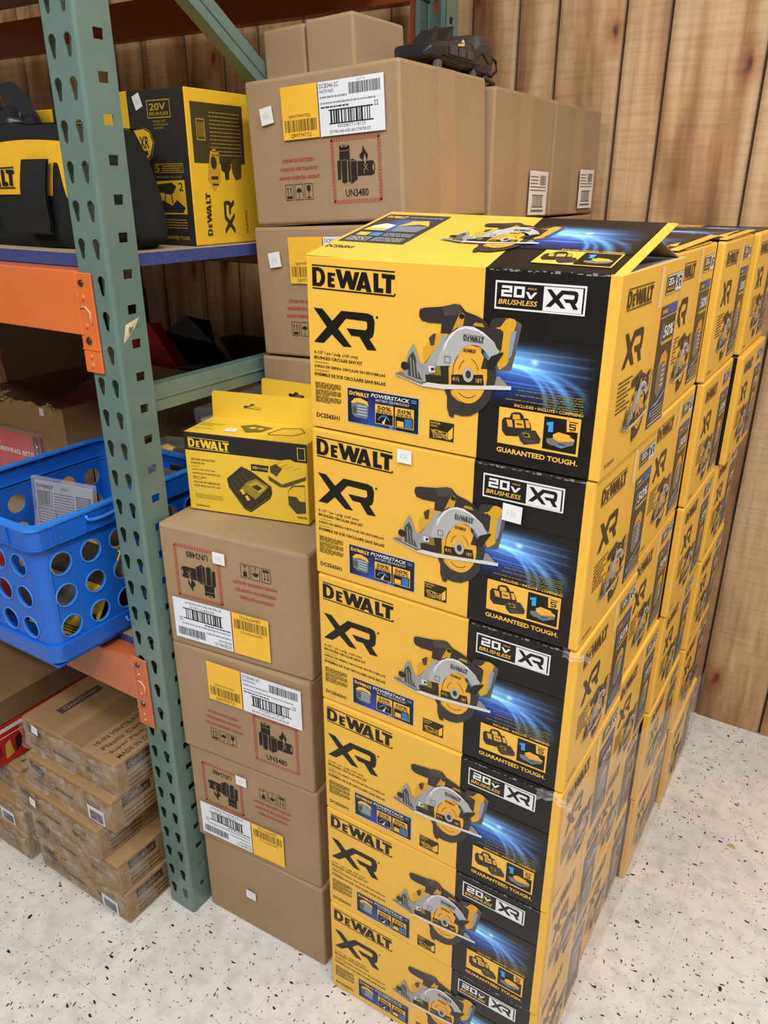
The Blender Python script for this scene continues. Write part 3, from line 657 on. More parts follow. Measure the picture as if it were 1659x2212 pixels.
def top_art(a):
    a.rect(.8, 6.0, 10.4, 19.0, lin('#3a3a3c'), 1)
    logo(a, (1.3, 16.9, 4.4, 18.4), YEL, 2, False); a.lines(4.9, 17.2, 10.0, 18.2, 1, lin('#9a9a9a'), 2, .4)
    a.grid(1.2, 10.8, 10.0, 16.5, 10, 6, lambda u, v: mix(lin('#3a3a3c'), lin('#4a6cb0'), max(0, 1 - abs(u - .55) * 2.5) * .9), 2)
    a.poly([(1.4, 11.2), (4.6, 11.2), (4.9, 13.8), (3.0, 14.4), (1.8, 13.2)], lin('#e2e2da'), 3); a.rect(1.5, 11.0, 4.6, 12.2, YEL, 4)
    a.poly([(5.4, 13.2), (6.4, 15.8), (8.6, 16.2), (9.8, 13.8), (8.0, 14.4)], YEL, 4); a.poly([(5.4, 13.4), (9.8, 13.8), (9.4, 11.0), (5.8, 11.0)], lin('#77828c'), 3)
    a.rect(1.6, 8.8, 3.3, 10.2, YEL, 2); a.rect(3.6, 8.8, 5.2, 10.2, lin('#3b86dc'), 2); a.lines(5.6, 8.8, 9.8, 10.3, 3, lin('#a8a8a8'), 2)
    a.frame(1.5, 6.6, 4.6, 8.2, .15, lin('#c8c8c8'), 2); a.text('20V', 1.8, 6.9, 4.3, 7.9, lin('#c8c8c8'), 2); a.lines(5.2, 6.6, 9.6, 8.3, 3, lin('#a8a8a8'), 2)
    a.text('DCS565H1', .6, 3.3, 4.6, 4.3, BLK, 1, .02)
    a.grid(24.5, 7.5, 38.0, 18.0, 50, 24, lambda u, v: glow(24.47 + 13.63 * u, 7.4 + 7.2 * v), 1)
    saw(a, (14.0, 4.6, 27.4, 17.4), 3)
    a.rect(28.4, 2.7, 37.2, 7.4, YEL, 2); a.rect(33.0, 2.95, 37.0, 7.15, BLK, 3)
    b = a.sub((27.1, 2.45, 36.7, 6.72), (28.4, 2.7, 37.2, 7.4))
    b.poly(PN['bag'], lin('#2e2825'), 3); b.poly(PN['chg'], lin('#3a3430'), 4)
    for k in ('bp1', 'bp2', 'bp3'): b.poly(PN[k], lin('#dfa838'), 4)
    b.poly(PN['one'], lin('#3f9be8'), 4); b.poly(PN['bat2g'], lin('#77757a'), 4); b.poly(PN['bat2'], lin('#e8b037'), 5)
    a.text('INCLUDES • INCLUYE • COMPREND', 30.0, 7.6, 37.0, 8.0, YEL, 2, .02)

# ------------------------------------------------------------------ the yellow saw cartons
W_, D_, H_ = .393, .2600, .2190
def band(f):
    c = f.calc_center_median()
    return BLK if (.2447 < c.x < .3812 and c.x < W_ - .002) else YEL
def saw_carton_mesh(name, top=True, sidew=25.9):
    mb = MB()
    mb.box((0, 0, 0), (W_, D_, H_), bev=.0035, seg=2, fcol=band, cuts=[((.2447, 0, 0), (1, 0, 0)), ((.3812, 0, 0), (1, 0, 0))])
    front_art(Art(mb, lambda u, v, h: (u, -h, v)))
    side_art(Art(mb, lambda u, v, h: (W_ + h, u, v)), 25.9)
    if top: top_art(Art(mb, lambda u, v, h: (u, v, H_ + h)))
    return mb.mesh(name, PRINT)
SAWBOX = saw_carton_mesh('saw_carton')
ordw = ['bottom', 'second up', 'third up', 'fourth up', 'fifth up', 'topmost']
colw = ['nearest stack', 'second stack back', 'third stack back', 'rearmost stack by the wall']
colx = [0, -.0095, .0025, .010]
coly = [0, .2690, .5330, .8050]
yaws0 = [0.016, .004, -.003, .002, -.004, -.01]
yellow = {}
for c in range(4):
    for k in range(6):
        if c == 0 and k == 5: continue
        r = random.Random(c * 10 + k + 3)
        jx = 0 if c == 0 else r.uniform(-.003, .003)
        yaw = yaws0[k] if c == 0 else r.uniform(-.004, .004)
        if (c, k) == (0, 4): jx = -.002
        if (c, k) == (3, 4): jx = .010
        if (c, k) == (3, 0): jx = .006
        o = link('saw_carton', SAWBOX, None, (colx[c] + jx, coly[c] + (0 if c == 0 else r.uniform(0, .0012)), k * .2205 + .0003), (0, 0, yaw))
        tag(o, f'yellow and black circular saw carton, {ordw[k]} in the {colw[c]}', 'box', 'stacked yellow saw cartons')
        yellow[(c, k)] = o

# topmost front carton: its lid has sprung open
t = thing('saw_carton', 'yellow and black circular saw carton topping the nearest stack, lid gaping open', 'box', (0, 0, 5 * .2205 + .0012), (0, .002, -.008), 'stacked yellow saw cartons')
mb = MB(); T = .0025; GR = lin('#a9a49c')
def wall(lo, hi, inner=None):
    def fc(f):
        c = f.calc_center_median(); n = f.normal
        if inner and n.dot(Vector(inner)) > .6: return GR
        return BLK if (.2447 < c.x < .3812 and hi[0] - lo[0] > .1) else YEL
    mb.box(lo, hi, bev=.0009, fcol=fc, cuts=[((.2447, 0, 0), (1, 0, 0)), ((.3812, 0, 0), (1, 0, 0))])
HT = .2165
wall((0, 0, 0), (W_, T, HT), (0, 1, 0)); wall((0, D_ - T, 0), (W_, D_, HT), (0, -1, 0))
wall((0, T, 0), (T, D_ - T, HT), (1, 0, 0)); wall((W_ - T, T, 0), (W_, D_ - T, HT), (-1, 0, 0))
mb.box((T, T, 0), (W_ - T, D_ - T, T), GR)
front_art(Art(mb, lambda u, v, h: (u, -h, v * .995))); side_art(Art(mb, lambda u, v, h: (W_ + h, u, v * .99)), 25.9)
mb.build('carton_body', PRINT, t)
mb = MB()
def lidfc(f):
    c = f.calc_center_median()
    if f.normal.z < -.5: return GR
    return BLK if (.2447 - c.y * .09 < c.x < .3812) else YEL
mb.box((0, 0, 0), (W_, .206, .0022), bev=.0008, fcol=lidfc, cuts=[((.2447, 0, 0), (1, .09, 0)), ((.3812, 0, 0), (1, 0, 0))])
top_art(Art(mb, lambda u, v, h: (u, v, .0022 + h)))
mb.build('lid_flap', PRINT, t, (-.001, .0005, HT), (.215, .014, .012))
mb = MB()       # side tuck flap, grey inside, leaning in
mb.box((-.075, 0, 0), (0, .244, .0018), lin('#b3b1ad'), bev=.0006); mb.build('side_flap', PRINT, t, (W_ - .003, .008, HT - .002), (0, -.2, 0))
mb = MB()       # rear dust flap, brown board, half raised
mb.add([(0, 0, 0), (.16, 0, 0), (.145, -.07, .028), (.02, -.075, .03), (0, 0, .0015), (.16, 0, .0015), (.145, -.07, .0295), (.02, -.075, .0315)], [[0, 1, 2, 3], [4, 5, 6, 7], [0, 1, 5, 4], [1, 2, 6, 5], [2, 3, 7, 6], [3, 0, 4, 7]], lin('#a88a66'))
mb.build('dust_flap', KRAFT, t, (.225, D_ - .004, HT - .002))
# slightly raised flaps on the two cartons behind
for c in (1, 2):
    mb = MB()
    mb.box((0, 0, 0), (W_, .250, .002), bev=.0007, fcol=lambda f: (GR if f.normal.z < -.5 else (BLK if .2447 < f.calc_center_median().x < .3812 else YEL)), cuts=[((.2447, 0, 0), (1, 0, 0)), ((.3812, 0, 0), (1, 0, 0))])
    b_ = Art(mb, lambda u, v, h: (u, v, .002 + h)); b_.grid(24.6, 7.5, 38.0, 18.0, 40, 20, lambda u, v: glow(24.47 + 13.63 * u, 7.4 + 7.2 * v), 0); b_.frame(30.0, 2.6, 37.2, 6.6, .3, YEL, 1)
    mb.build('lid_flap', PRINT, yellow[(c, 5)], (0, .004, H_ + .0008), (.035 - .012 * c, -.003, 0))
    mb = MB(); mb.box((-.022, 0, 0), (0, .17, .0018), YEL, bev=.0006); mb.build('side_flap', PRINT, yellow[(c, 5)], (W_ - .001, .05, H_ + .0002), (0, .22, 0))

def sticker(parent, u, v, w=.021, h=.018, rot=0, face='front', W=W_, hh=0, txt='636', lay=.0032):
    """small white price sticker on a face of its parent"""
    mb = MB(); cs, sn = math.cos(rot), math.sin(rot)
    def fr(a, b, q):
        a2, b2 = a - w / 2, b - h / 2
        x, y = u + a2 * cs - b2 * sn, v + a2 * sn + b2 * cs
        if face == 'front': return (x, -(lay + q), y)
        if face == 'top': return (x, y, hh + lay + q)
        return (W + lay + q, x, y)
    a = Art(mb, fr, h0=0)
    a.rect(0, 0, w * 100, h * 100, lin('#e9e9ec'), 0)
    a.text(txt, w * 22, h * 35, w * 70, h * 70, lin('#cbcbd0'), 1, -.01)
    return mb.build('price_sticker', PAPER, parent)
sticker(yellow[(0, 4)], .149, .205, .021, .018, .0); sticker(yellow[(0, 4)], .298, .162, .025, .022, -.04)

# crumpled clear tape ends at carton corners
def tape_scrap(loc, s, label, seed, par):
    r = random.Random(seed); mb = MB()
    mb.sheet(lambda u, v: (s * (u - .5) * 2.0, -.0012 - s * .22 * abs(math.sin(u * 9 + seed) * math.cos(v * 7)), s * (v - .5) * .8 * (1 - .5 * u) + s * .12 * math.sin(u * 7 + seed)), 14, 6, lin('#d8d2c4'), smooth=False)
    o = mb.build('tape_scrap', WRAP, yellow[par], loc); o['label'] = label; return o
tape_scrap((.392, -.004, .218), .017, 'crumpled clear tape end', 2, (0, 3))
tape_scrap((.385, -.004, .218), .024, 'crumpled clear tape end', 5, (0, 2))

# stretch film round the lower part of the yellow stacks
mb = MB()
def filmf(u, v):
    y = .001 + u * 1.19; zt = .66 - .50 * u if u < .97 else .175
    z = zt * v
    return (.3965 + .0135 * min(1, u * 1.7) + (.0013 * math.sin(u * 31 + z * 7) + .0009 * math.sin(z * 40 + u * 9)) * min(1, u * 6 + .1), y, .001 + z)
mb.sheet(filmf, 60, 14, (1, 1, 1, 1))
tag(mb.build('stretch_film', FILM), 'hazy clear stretch film round the lower right side of the yellow carton stacks', 'plastic film')

# ------------------------------------------------------------------ brown shipping cartons
KW, KD, KH = .290, .287, .2190
LD = .258
def ship_art(a, inv=False, plain=False):
    if inv:
        T0 = a.T; a = a.sub((0, 0, 1, 1), (0, 0, 1, 1)); S = (29.0 / 30.6)
        a.T = lambda x, y: T0(29.0 - x * S, 21.9 - y * .985)
    else:
        T0 = a.T; a = a.sub((0, 0, 1, 1), (0, 0, 1, 1)); S = (29.0 / 30.6)
        a.T = lambda x, y: T0(x * S, y * .985)
    if plain: return
    # red hatched border
    for k in range(20):
        t_ = k / 20; y = 3.0 + 9.4 * t_
        for x0 in (17.65, 26.95): a.poly([(x0, y), (x0 + .66, y + .22), (x0 + .66, y + .52), (x0, y + .30)], KRED, 1)
    for k in range(18):
        x = 17.7 + 9.8 * k / 18
        for y0 in (2.85, 12.0): a.poly([(x, y0), (x + .32, y0), (x + .52, y0 + .58), (x + .2, y0 + .58)], KRED, 1)
    dk = KDK
    a.poly(KR['cyl'], dk, 1); a.ell(20.42, 11.2, 1.0, .28, dk, 1); a.ell(20.42, 11.25, .75, .17, KCOL, 2); a.ell(20.42, 11.25, .35, .08, dk, 3); a.rect(19.45, 10.55, 21.45, 10.62, KCOL, 2)
    a.poly(KR['c4'], dk, 1); a.ell(26.0, 7.85, .32, .95, dk, 2); a.ell(26.05, 7.9, .16, .5, KCOL, 3)
    for k in ('c1', 'c2', 'c3'): a.poly(KR[k], dk, 3)
    for q in (([(19.72, 9.3), (19.72, 6.2)]), ([(20.95, 9.2), (20.9, 6.1)]), ([(21.55, 9.1), (21.6, 5.9)]), ([(22.9, 9.1), (22.9, 6.4)]), ([(19.7, 9.25), (20.9, 9.25)]), ([(21.1, 9.2), (21.9, 9.0), (22.85, 9.05)])): a.line(q, .07, KCOL, 4)
    a.poly(KR['fl'], dk, 3); a.poly([(24.2, 9.05), (24.45, 9.9), (24.75, 9.2), (24.6, 8.3)], KCOL, 4)
    for q in ([(24.2, 8.5), (24.6, 7.9), (24.2, 7.6), (24.3, 7.1)], [(24.9, 8.4), (24.6, 7.9), (25.0, 7.5)]): a.line(q, .12, KCOL, 4)
    a.text('UN3480', 20.25, 3.85, 24.85, 4.95, dk, 1, .01)
    a.text('LITHIUM ION BATTERIES -', 7.1, 9.6, 14.3, 10.15, KRED, 1, .06); a.text('FORBIDDEN FOR TRANSPORT', 6.6, 8.3, 14.8, 8.85, KRED, 1, .06); a.text('ABOARD PASSENGER AIRCRAFT', 6.15, 7.0, 15.2, 7.55, KRED, 1, .06)
    for i, x in enumerate((7.35, 9.5, 11.6)):
        a.frame(x, 3.78, x + 1.8, 6.25, .08, dk, 1)
        if i == 0:
            for q in (.55, 1.2): a.rect(x + q - .05, 4.6, x + q + .05, 5.6, dk, 1); a.poly([(x + q - .2, 5.5), (x + q + .2, 5.5), (x + q, 5.85)], dk, 1)
            a.rect(x + .3, 4.05, x + 1.5, 4.45, dk, 1)
        elif i == 1:
            a.poly([(x + .9 + .6 * math.cos(q), 5.0 + .6 * math.sin(q)) for q in [k * math.pi / 8 for k in range(9)]], dk, 1); a.rect(x + .86, 4.1, x + .94, 5.0, dk, 1); a.rect(x + .65, 4.05, x + .94, 4.15, dk, 1)
        else:
            a.poly([(x + .5, 5.95), (x + 1.3, 5.95), (x + 1.25, 5.2), (x + .9, 4.9), (x + .55, 5.2)], dk, 1); a.rect(x + .86, 4.2, x + .94, 4.95, dk, 1); a.rect(x + .5, 4.05, x + 1.3, 4.2, dk, 1)
def ship_labels(parent, inv, fr):
    """the yellow and the white stick-on labels"""
    S = 29.0 / 30.6
    def TT(a):
        a.T = (lambda x, y: (29.0 - x * S, 21.9 - y * .985)) if inv else (lambda x, y: (x * S, y * .985)); return a
    mb = MB(); a = TT(Art(mb, fr, h0=.0035)); yl = lin('#f4bd3a'); dk = lin('#4c3c1c')
    a.rect(8.2, 12.9, 15.9, 20.6, yl, 0)
    a.text('QRMTP47722', 9.6, 15.95, 14.2, 16.45, dk, 1, 0); a.bars(8.7, 14.0, 15.4, 15.75, dk, 1, 36, 5); a.text('QRMTP47722', 9.8, 13.1, 14.2, 13.75, dk, 1, 0)
    mb.build('yellow_label', PAPER, parent)
    mb = MB(); a = TT(Art(mb, fr, h0=.0035)); dk = lin('#3a3a42')
    a.rect(16.1, 12.88, 28.85, 20.55, lin('#e4e6f0'), 0)
    a.text('DCB346-2C', 16.4, 19.65, 20.2, 20.25, dk, 1, .0); a.text('MASTER PACK', 16.4, 18.95, 19.2, 19.4, dk, 1, 0)
    a.bars(22.15, 18.37, 28.2, 19.9, dk, 1, 46, 8); a.text('QTY 4', 23.8, 20.05, 25.3, 20.3, dk, 1, -.01)
    a.lines(16.4, 18.1, 21.8, 18.6, 1, lin('#8f8f98'), 1, .5); a.lines(16.45, 17.3, 27.2, 17.75, 1, lin('#8f8f98'), 1, .5, 4); a.lines(16.45, 16.75, 22.0, 17.1, 1, dk, 1, .6, 6)
    a.rect(18.0, 16.4, 26.7, 16.55, BLK, 2); a.rect(18.0, 14.5, 26.7, 14.65, BLK, 2); a.bars(18.3, 14.6, 26.3, 16.45, BLK, 1, 24, 12); a.text('22', 26.9, 16.4, 27.7, 17.1, dk, 1, 0)
    a.text('40028877118129', 19.6, 13.95, 25.1, 14.4, dk, 1, -.01); a.text('20V MAX 4AH AND 6AH STARTER KIT', 18.0, 13.2, 26.1, 13.65, dk, 1, .0)
    mb.build('shipping_label', PAPER, parent)

def kraft_mesh(name, w, d, h, art=None, seamy=True, col=KCOL, tape=False, flap=True):
    mb = MB()
    mb.box((0, 0, 0), (w, d, h), col, bev=.005, seg=3)
    if flap:     # the outer flaps of the lid: board thickness on top with a seam down the middle
        mb.box((.002, .002, h - .0022), (w - .002, d / 2 - .0008, h + .0004), col, bev=.0008); mb.box((.002, d / 2 + .0008, h - .0022), (w - .002, d - .002, h + .0004), col, bev=.0008)
    if art: art(Art(mb, lambda u, v, q: (u, -q, v)))
    if tape:     # tape strip down the right end
        mb.box((w - .001, d / 2 - .028, .002), (w + .0006, d / 2 + .028, h), mix(col, lin('#c0a078'), .35), 0)
    return mb.mesh(name, KRAFT)
KUP = kraft_mesh('ship_carton', KW, KD, KH, lambda a: ship_art(a))
KINV = kraft_mesh('ship_carton_inv', KW, KD, KH, lambda a: ship_art(a, True))
KPL = kraft_mesh('ship_carton_plain', KW, KD, KH)
def kfr(u, v, q): return (u, -q, v)

# short stack in front of the rack post
KLU = kraft_mesh('low_carton', KW, LD, KH, lambda a: ship_art(a)); KLI = kraft_mesh('low_carton_inv', KW, LD, KH, lambda a: ship_art(a, True)); KLP = kraft_mesh('low_carton_plain', KW, LD, KH)
low = [(-.323, .009, .0, .042, KPL, .200), (-.327, .002, .200, .080, KINV, .225), (-.331, -.003, .425, .091, KUP, .230), (-.329, -.004, .655, .118, KINV, .230)]
lw = ['plain bottom one of the short stack by the post', 'second up in the short stack, printed upside down', 'third up in the short stack, printed upright', 'topmost of the short stack, under the yellow kit boxes']
lowo = []
for i, (x, y, z, yaw, me, h) in enumerate(low):
    me = [KLP, KLI, KLU, KLI][i]
    t = thing('shipping_carton', f'brown shipping carton, {lw[i]}', 'box', (x, y, z), (0, 0, yaw), 'brown shipping cartons')
    o = link('carton_body', me, t); o.scale = (1, 1, (h - .0008) / KH)
    if i: ship_labels(t, me is KLI, (lambda u, v, q, k=h / KH: (u, -q, v * k)))
    lowo.append(t)
for (i, u, v) in ((3, .124, .191), (1, .125, .188), (0, .118, .095)): sticker(lowo[i], u, v, .024, .021, -.02, lay=.0045)

# tall stacks behind
tall = [(-.334, .296, 1.0), (-.322, .592, .0), (-.322, .888, .0)]
tw = ['first tall stack behind the short one', 'middle tall stack', 'rear tall stack by the wall']
tk = ['bottom', 'second up', 'third up', 'fourth up', 'fifth up', 'sixth up', 'topmost']
KUPT = kraft_mesh('ship_carton_taped', KW + .008, KD, KH, lambda a: ship_art(a), tape=True); KPT = kraft_mesh('ship_carton_taped_plain', KW, KD, KH, tape=True)
tallo = {}
for s_, (x, y, til) in enumerate(tall):
    for k in range(7):
        ty = -.0088 * k * til
        z = k * (.2225 if s_ == 0 else .2232)
        me = (KUPT if k >= 4 else KPL) if s_ == 0 else (KPT if k == 6 else KPL)
        t = thing('shipping_carton', f'brown shipping carton, {tk[k]} in the {tw[s_]}', 'box', (x, y, z + .0005), (0, ty, -.004 if s_ == 0 else 0), 'brown shipping cartons')
        link('carton_body', me, t)
        tallo[(s_, k)] = t
        if s_ == 0 and k >= 5: ship_labels(t, False, kfr); sticker(t, .046, .166, .026, .025, .12, lay=.0045)
def side_label(parent, y0, z0, rot):
    mb = MB(); cs, sn = math.cos(rot), math.sin(rot)
    a = Art(mb, lambda u, v, q: (KW + .0055 + q + .0, y0 + u * cs - v * sn, z0 + u * sn + v * cs), h0=0)
    a.rect(0, 0, 9.6, 8.2, lin('#e2dfdc'), 0); g = lin('#55555c')
    for i in range(5): a.lines(.6, 6.9 - i * .62, 4.6 if i < 3 else 8.8, 7.3 - i * .62, 1, g, 1, .55, i)
    a.bars(5.4, 5.6, 8.8, 7.4, g, 1, 20, 3); a.bars(2.0, 1.6, 7.6, 3.6, g, 1, 20, 4); a.rect(1.8, 3.6, 7.8, 3.8, g, 1); a.rect(1.8, 1.4, 7.8, 1.6, g, 1); a.lines(1.5, .4, 8.0, 1.1, 1, g, 1, .6, 9)
    mb.build('shipping_label', PAPER, parent)
side_label(tallo[(1, 6)], .165, .006, -.02); side_label(tallo[(2, 6)], .16, .012, 0)
for i, (x, y, w, d, lab) in enumerate(((-.361, .372, .089, .15, 'small plain brown box on the tall stack, the left one beside the diagonal green brace'), (-.268, .368, .096, .15, 'small plain brown box on the tall stack, the right one beside the black tool'))):
    o = link('small_box', kraft_mesh('small_box', w, d, .078, flap=True), None, (x, y, 1.5615 + .007 * i - .0015), (0, -.05, -.02))
    tag(o, lab, 'box', 'small brown boxes')
# ------------------------------------------------------------------ yellow battery kit boxes with hang tabs
KITY = lin('#ebc53f'); KITB = lin('#2b2823'); OL = lin('#3c3a22')
def kit_box(loc, yaw, w, d, h, label, tabh=.046, full=True):
    t = thing('battery_kit_box', label, 'box', loc, (0, 0, yaw), 'yellow battery kit boxes')
    mb = MB()
    def fc(f):
        c = f.calc_center_median(); return KITB if (c.y < .002 and c.z > h - .031) else KITY
    mb.box((0, 0, 0), (w, d, h), bev=.0012, fcol=fc, cuts=[((0, 0, h - .031), (0, 0, 1))])
    a = Art(mb, lambda u, v, q: (u, -q, v + (h - .138)))
    logo(a, (.8, 11.0, 8.5, 13.0), KITY)
    a.text('4AH AND 6AH BATTERY', 1.05, 9.0, 5.7, 9.35, OL, 1, .01); a.text('STARTER KIT', 1.0, 8.35, 3.65, 8.7, OL, 1, .01)
    a.rect(1.05, 7.9, 2.6, 7.95, OL, 1)
    for i, s_ in enumerate(('JUEGO DE INICIO DE', 'ARRANQUE DE BATERIA DE', '4AH Y 6AH')): a.text(s_, 1.1, 7.2 - i * .65, (5.4, 6.4, 3.6)[i], 7.5 - i * .65, OL, 1, .01)
    a.rect(1.1, 5.7, 2.8, 5.75, OL, 1)
    for i, s_ in enumerate(('TROUSSE DE DEMARRAGE', 'POUR PILES 4 AH ET 6 AH')): a.text(s_, 1.2, 5.0 - i * .65, 6.2, 5.3 - i * .65, OL, 1, .01)
    a.lines(1.3, 2.2, 6.6, 3.1, 4, lin('#a08a2a'), 1, .35); a.text('DCB346-2C', 1.25, .7, 3.9, 1.05, OL, 1, .01)
    a.poly(KT['chg'], lin('#3b3726'), 1); a.poly(KT['chy'], lin('#9a8a2e'), 2)
    for i in range(4): a.line([(8.3 + i * .75, 5.6 + i * .75), (10.0 + i * .7, 3.9 + i * .7)], .06, lin('#7d7432'), 2)
    a.poly([(11.6, 5.9), (13.2, 6.6), (14.9, 5.6), (13.6, 4.5)], lin('#c7ab32'), 3); a.poly([(12.2, 5.6), (13.2, 6.0), (14.1, 5.5), (13.3, 4.9)], lin('#3b3726'), 4)
    a.poly([(9.9, 4.7), (10.5, 4.9), (11.0, 4.1), (10.4, 3.9)], KITY, 3); a.poly([(10.8, 3.7), (11.3, 3.9), (11.8, 3.1), (11.2, 2.9)], KITY, 3)
    a.line([(8.0, 4.9), (10.7, 1.5), (11.8, 1.2), (15.3, 4.0)], .08, lin('#8d8234'), 3)
    a.poly(KT['b1'], lin('#e9bf35'), 2); a.poly(KT['b1d'], lin('#4a4530'), 3); a.poly(KT['b1k'], lin('#55503a'), 3)
    if w > .222:
        a.poly([p if p[0] < 21.8 else (21.8, p[1]) for p in KT['b2']], lin('#4a4736'), 2); a.poly([p if p[0] < 21.8 else (21.8, p[1]) for p in KT['b2y']], lin('#e9bf35'), 3)
    for i in range(4): a.line([(16.2 + i * 1.2, 9.6 - i * .1), (17.8 + i * 1.1, 10.4 - i * .2)], .05, lin('#8d8234'), 4)
    a.poly([(12.3, 8.4), (15.4, 8.4), (15.5, 9.5), (12.3, 9.5)], KITB, 1); a.text('XR', 12.5, 8.7, 13.5, 9.2, KITY, 2, .02); a.text('POWER', 13.6, 8.75, 15.3, 9.1, KITY, 2, 0)
    a.text('GUARANTEED', 20.2, 1.0, w * 100 - .3, 1.35, OL, 1, .02) if w > .215 else None
    a.frame(w * 100 - 1.6, 11.1, w * 100 - .2, 13.2, .12, KITY, 1)
    b = Art(mb, lambda u, v, q: (u, v, h + q)); k = lin('#6b6229')
    b.text('4AH AND 6AH BATTERY', .6, 5.2, 4.6, 5.6, k, 1, .01); b.text('STARTER KIT', .6, 4.3, 3.2, 4.7, k, 1, .01); b.text('JUEGO DE INICIO', .4, 2.4, 4.2, 2.8, k, 1, .01)
    b.poly([(7.6, 5.8), (9.6, 7.2), (13.4, 6.4), (12.6, 3.7), (10.2, 2.7)], k, 1); b.poly([(9.4, 5.3), (10.2, 5.9), (11.0, 5.3), (10.2, 4.6)], KITY, 2); b.poly([(11, 5.3), (11.8, 5.8), (12.3, 5.2), (11.6, 4.6)], KITY, 2)
    b.line([(14.0, 3.6), (15.0, 6.6), (18.0, 7.6), (19.6, 5.6), (18.4, 3.6), (14.4, 2.8), (14.0, 3.6)], .25, k, 1)
    mb.build('carton_body', PRINT, t)
    # hanging tab with its slot
    mb = MB(); r_ = .006; th = .0008; zb = 0
    out = [(0, 0), (w, 0), (w, tabh - r_)] + [(w - r_ + r_ * math.cos(q), tabh - r_ + r_ * math.sin(q)) for q in (.5, 1.1, 1.57)] + [(r_ + r_ * math.cos(q), tabh - r_ + r_ * math.sin(q)) for q in (1.57, 2.1, 2.7, 3.14)]
    cx = .079; cy = tabh * .46
    slot = [(cx - .016, cy - .003), (cx + .016, cy - .003), (cx + .018, cy), (cx + .016, cy + .003), (cx + .006, cy + .003), (cx + .003, cy + .007), (cx - .003, cy + .007), (cx - .006, cy + .003), (cx - .016, cy + .003), (cx - .018, cy)]
    tri = tessellate_polygon([[Vector((p[0], p[1], 0)) for p in out], [Vector((p[0], p[1], 0)) for p in slot]])
    allp = out + slot
    for yy in (0, th): mb.add([(p[0], yy, p[1]) for p in allp], [list(q) for q in tri], KITY)
    for ring in (out, slot):
        n = len(ring); mb.add([(p[0], 0, p[1]) for p in ring] + [(p[0], th, p[1]) for p in ring], [[i, (i + 1) % n, n + (i + 1) % n, n + i] for i in range(n)], KITY)
    mb.build('hang_tab', PRINT, t, (0, d - th, h), (-.05, 0, 0))
    if full: sticker(t, .073, .031, .021, .018, .15, 'top', hh=h, lay=.0008)
    return t
kit_box((-.322, .066, .8872), .236, .223, .098, .138, 'yellow and black battery starter kit box on the short brown stack, price sticker on top')
kit_box((-.331, .205, .8872), .05, .225, .076, .138, 'yellow battery kit box half hidden behind the front kit box, only its hang tab showing')

# ------------------------------------------------------------------ pallet rack
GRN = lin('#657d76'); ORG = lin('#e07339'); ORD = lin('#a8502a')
PX0, PX1, PY0, PY1 = -.405, -.335, -.030, .028
def teardrop(cx, cz, s=1.0):
    """hole wide at the top, narrow at the bottom"""
    pts = []
    for k in range(9):
        q = math.pi * k / 8; pts.append((cx + .0080 * s * math.cos(q), cz + .0065 + .0082 * s * math.sin(q)))
    pts += [(cx - .0060 * s, cz - .001), (cx - .0046 * s, cz - .0115), (cx - .0026 * s, cz - .0142), (cx + .0026 * s, cz - .0142), (cx + .0046 * s, cz - .0115), (cx + .0060 * s, cz - .001)]
    return pts
def plate(mb, quad, holes, P, th, N_, col):
    """flat plate with real holes; P(a, b) -> point, N_ inward normal"""
    tri = tessellate_polygon([[Vector((p[0], p[1], 0)) for p in quad]] + [[Vector((p[0], p[1], 0)) for p in h] for h in holes])
    flat = quad + [p for h in holes for p in h]; Nn = Vector(N_) * th
    mb.add([P(*p) for p in flat], [list(t_) for t_ in tri], col); mb.add([Vector(P(*p)) + Nn for p in flat], [list(t_) for t_ in tri], col)
    for h in holes:
        n = len(h); mb.add([P(*p) for p in h] + [Vector(P(*p)) + Nn for p in h], [[i, (i + 1) % n, n + (i + 1) % n, n + i] for i in range(n)], col, smooth=True)
def upright(mb, x0, x1, y0, y1, ztop, front=-1):
    """channel post: punched face towards front, punched sides, open at the rear, with lips"""
    R_ = .006; th = .002; nseg = int(ztop / .0508)
    yf = y0 if front < 0 else y1; yb = y1 if front < 0 else y0; sg = 1 if front < 0 else -1
    for k in range(nseg):
        z0 = .0196 + (k - .0) * .0508 if k else 0.0; z1 = .0196 + (k + 1) * .0508; zc = .045 + k * .0508
        q = [(x0 + R_, z0), (x1 - R_, z0), (x1 - R_, z1), (x0 + R_, z1)]; w = x1 - x0
        plate(mb, q, [teardrop(x0 + w * .27, zc), teardrop(x0 + w * .73, zc)], lambda a, b: (a, yf, b), th, (0, sg, 0), GRN)
        zs = zc + .017
        if zs + .006 < z1 or True:
            zq = zc + .0155
            for xs, nx in ((x1, -1), (x0, 1)):
                yc = yf + sg * (y1 - y0) * .60
                sq = [(yc - .0082, zq - .0068), (yc + .0082, zq - .0068), (yc + .0082, zq + .0068), (yc - .0082, zq + .0068)]
                a0, a1 = yf + sg * R_, yb
                q = [(a0, z0), (a1, z0), (a1, z1), (a0, z1)]
                plate(mb, q, [sq], (lambda a, b, X=xs: (X, a, b)), th, (nx, 0, 0), GRN)
    zt = .0196 + nseg * .0508
    for xc, s_ in ((x0 + R_, -1), (x1 - R_, 1)):
        vs = []; M_ = 5
        for k in range(M_ + 1):
            an = math.pi / 2 * k / M_; x = xc + s_ * R_ * math.sin(an); y = yf + sg * (R_ - R_ * math.cos(an)); vs += [(x, y, 0), (x, y, zt)]
        mb.add(vs, [[2 * k, 2 * k + 2, 2 * k + 3, 2 * k + 1] for k in range(M_)], GRN, smooth=True)
    for xa, xb in ((x0, x0 + .016), (x1 - .016, x1)): mb.box((xa + .0021, min(yb, yb - sg * .002), 0), (xb - .0021, max(yb, yb - sg * .002), zt), GRN)
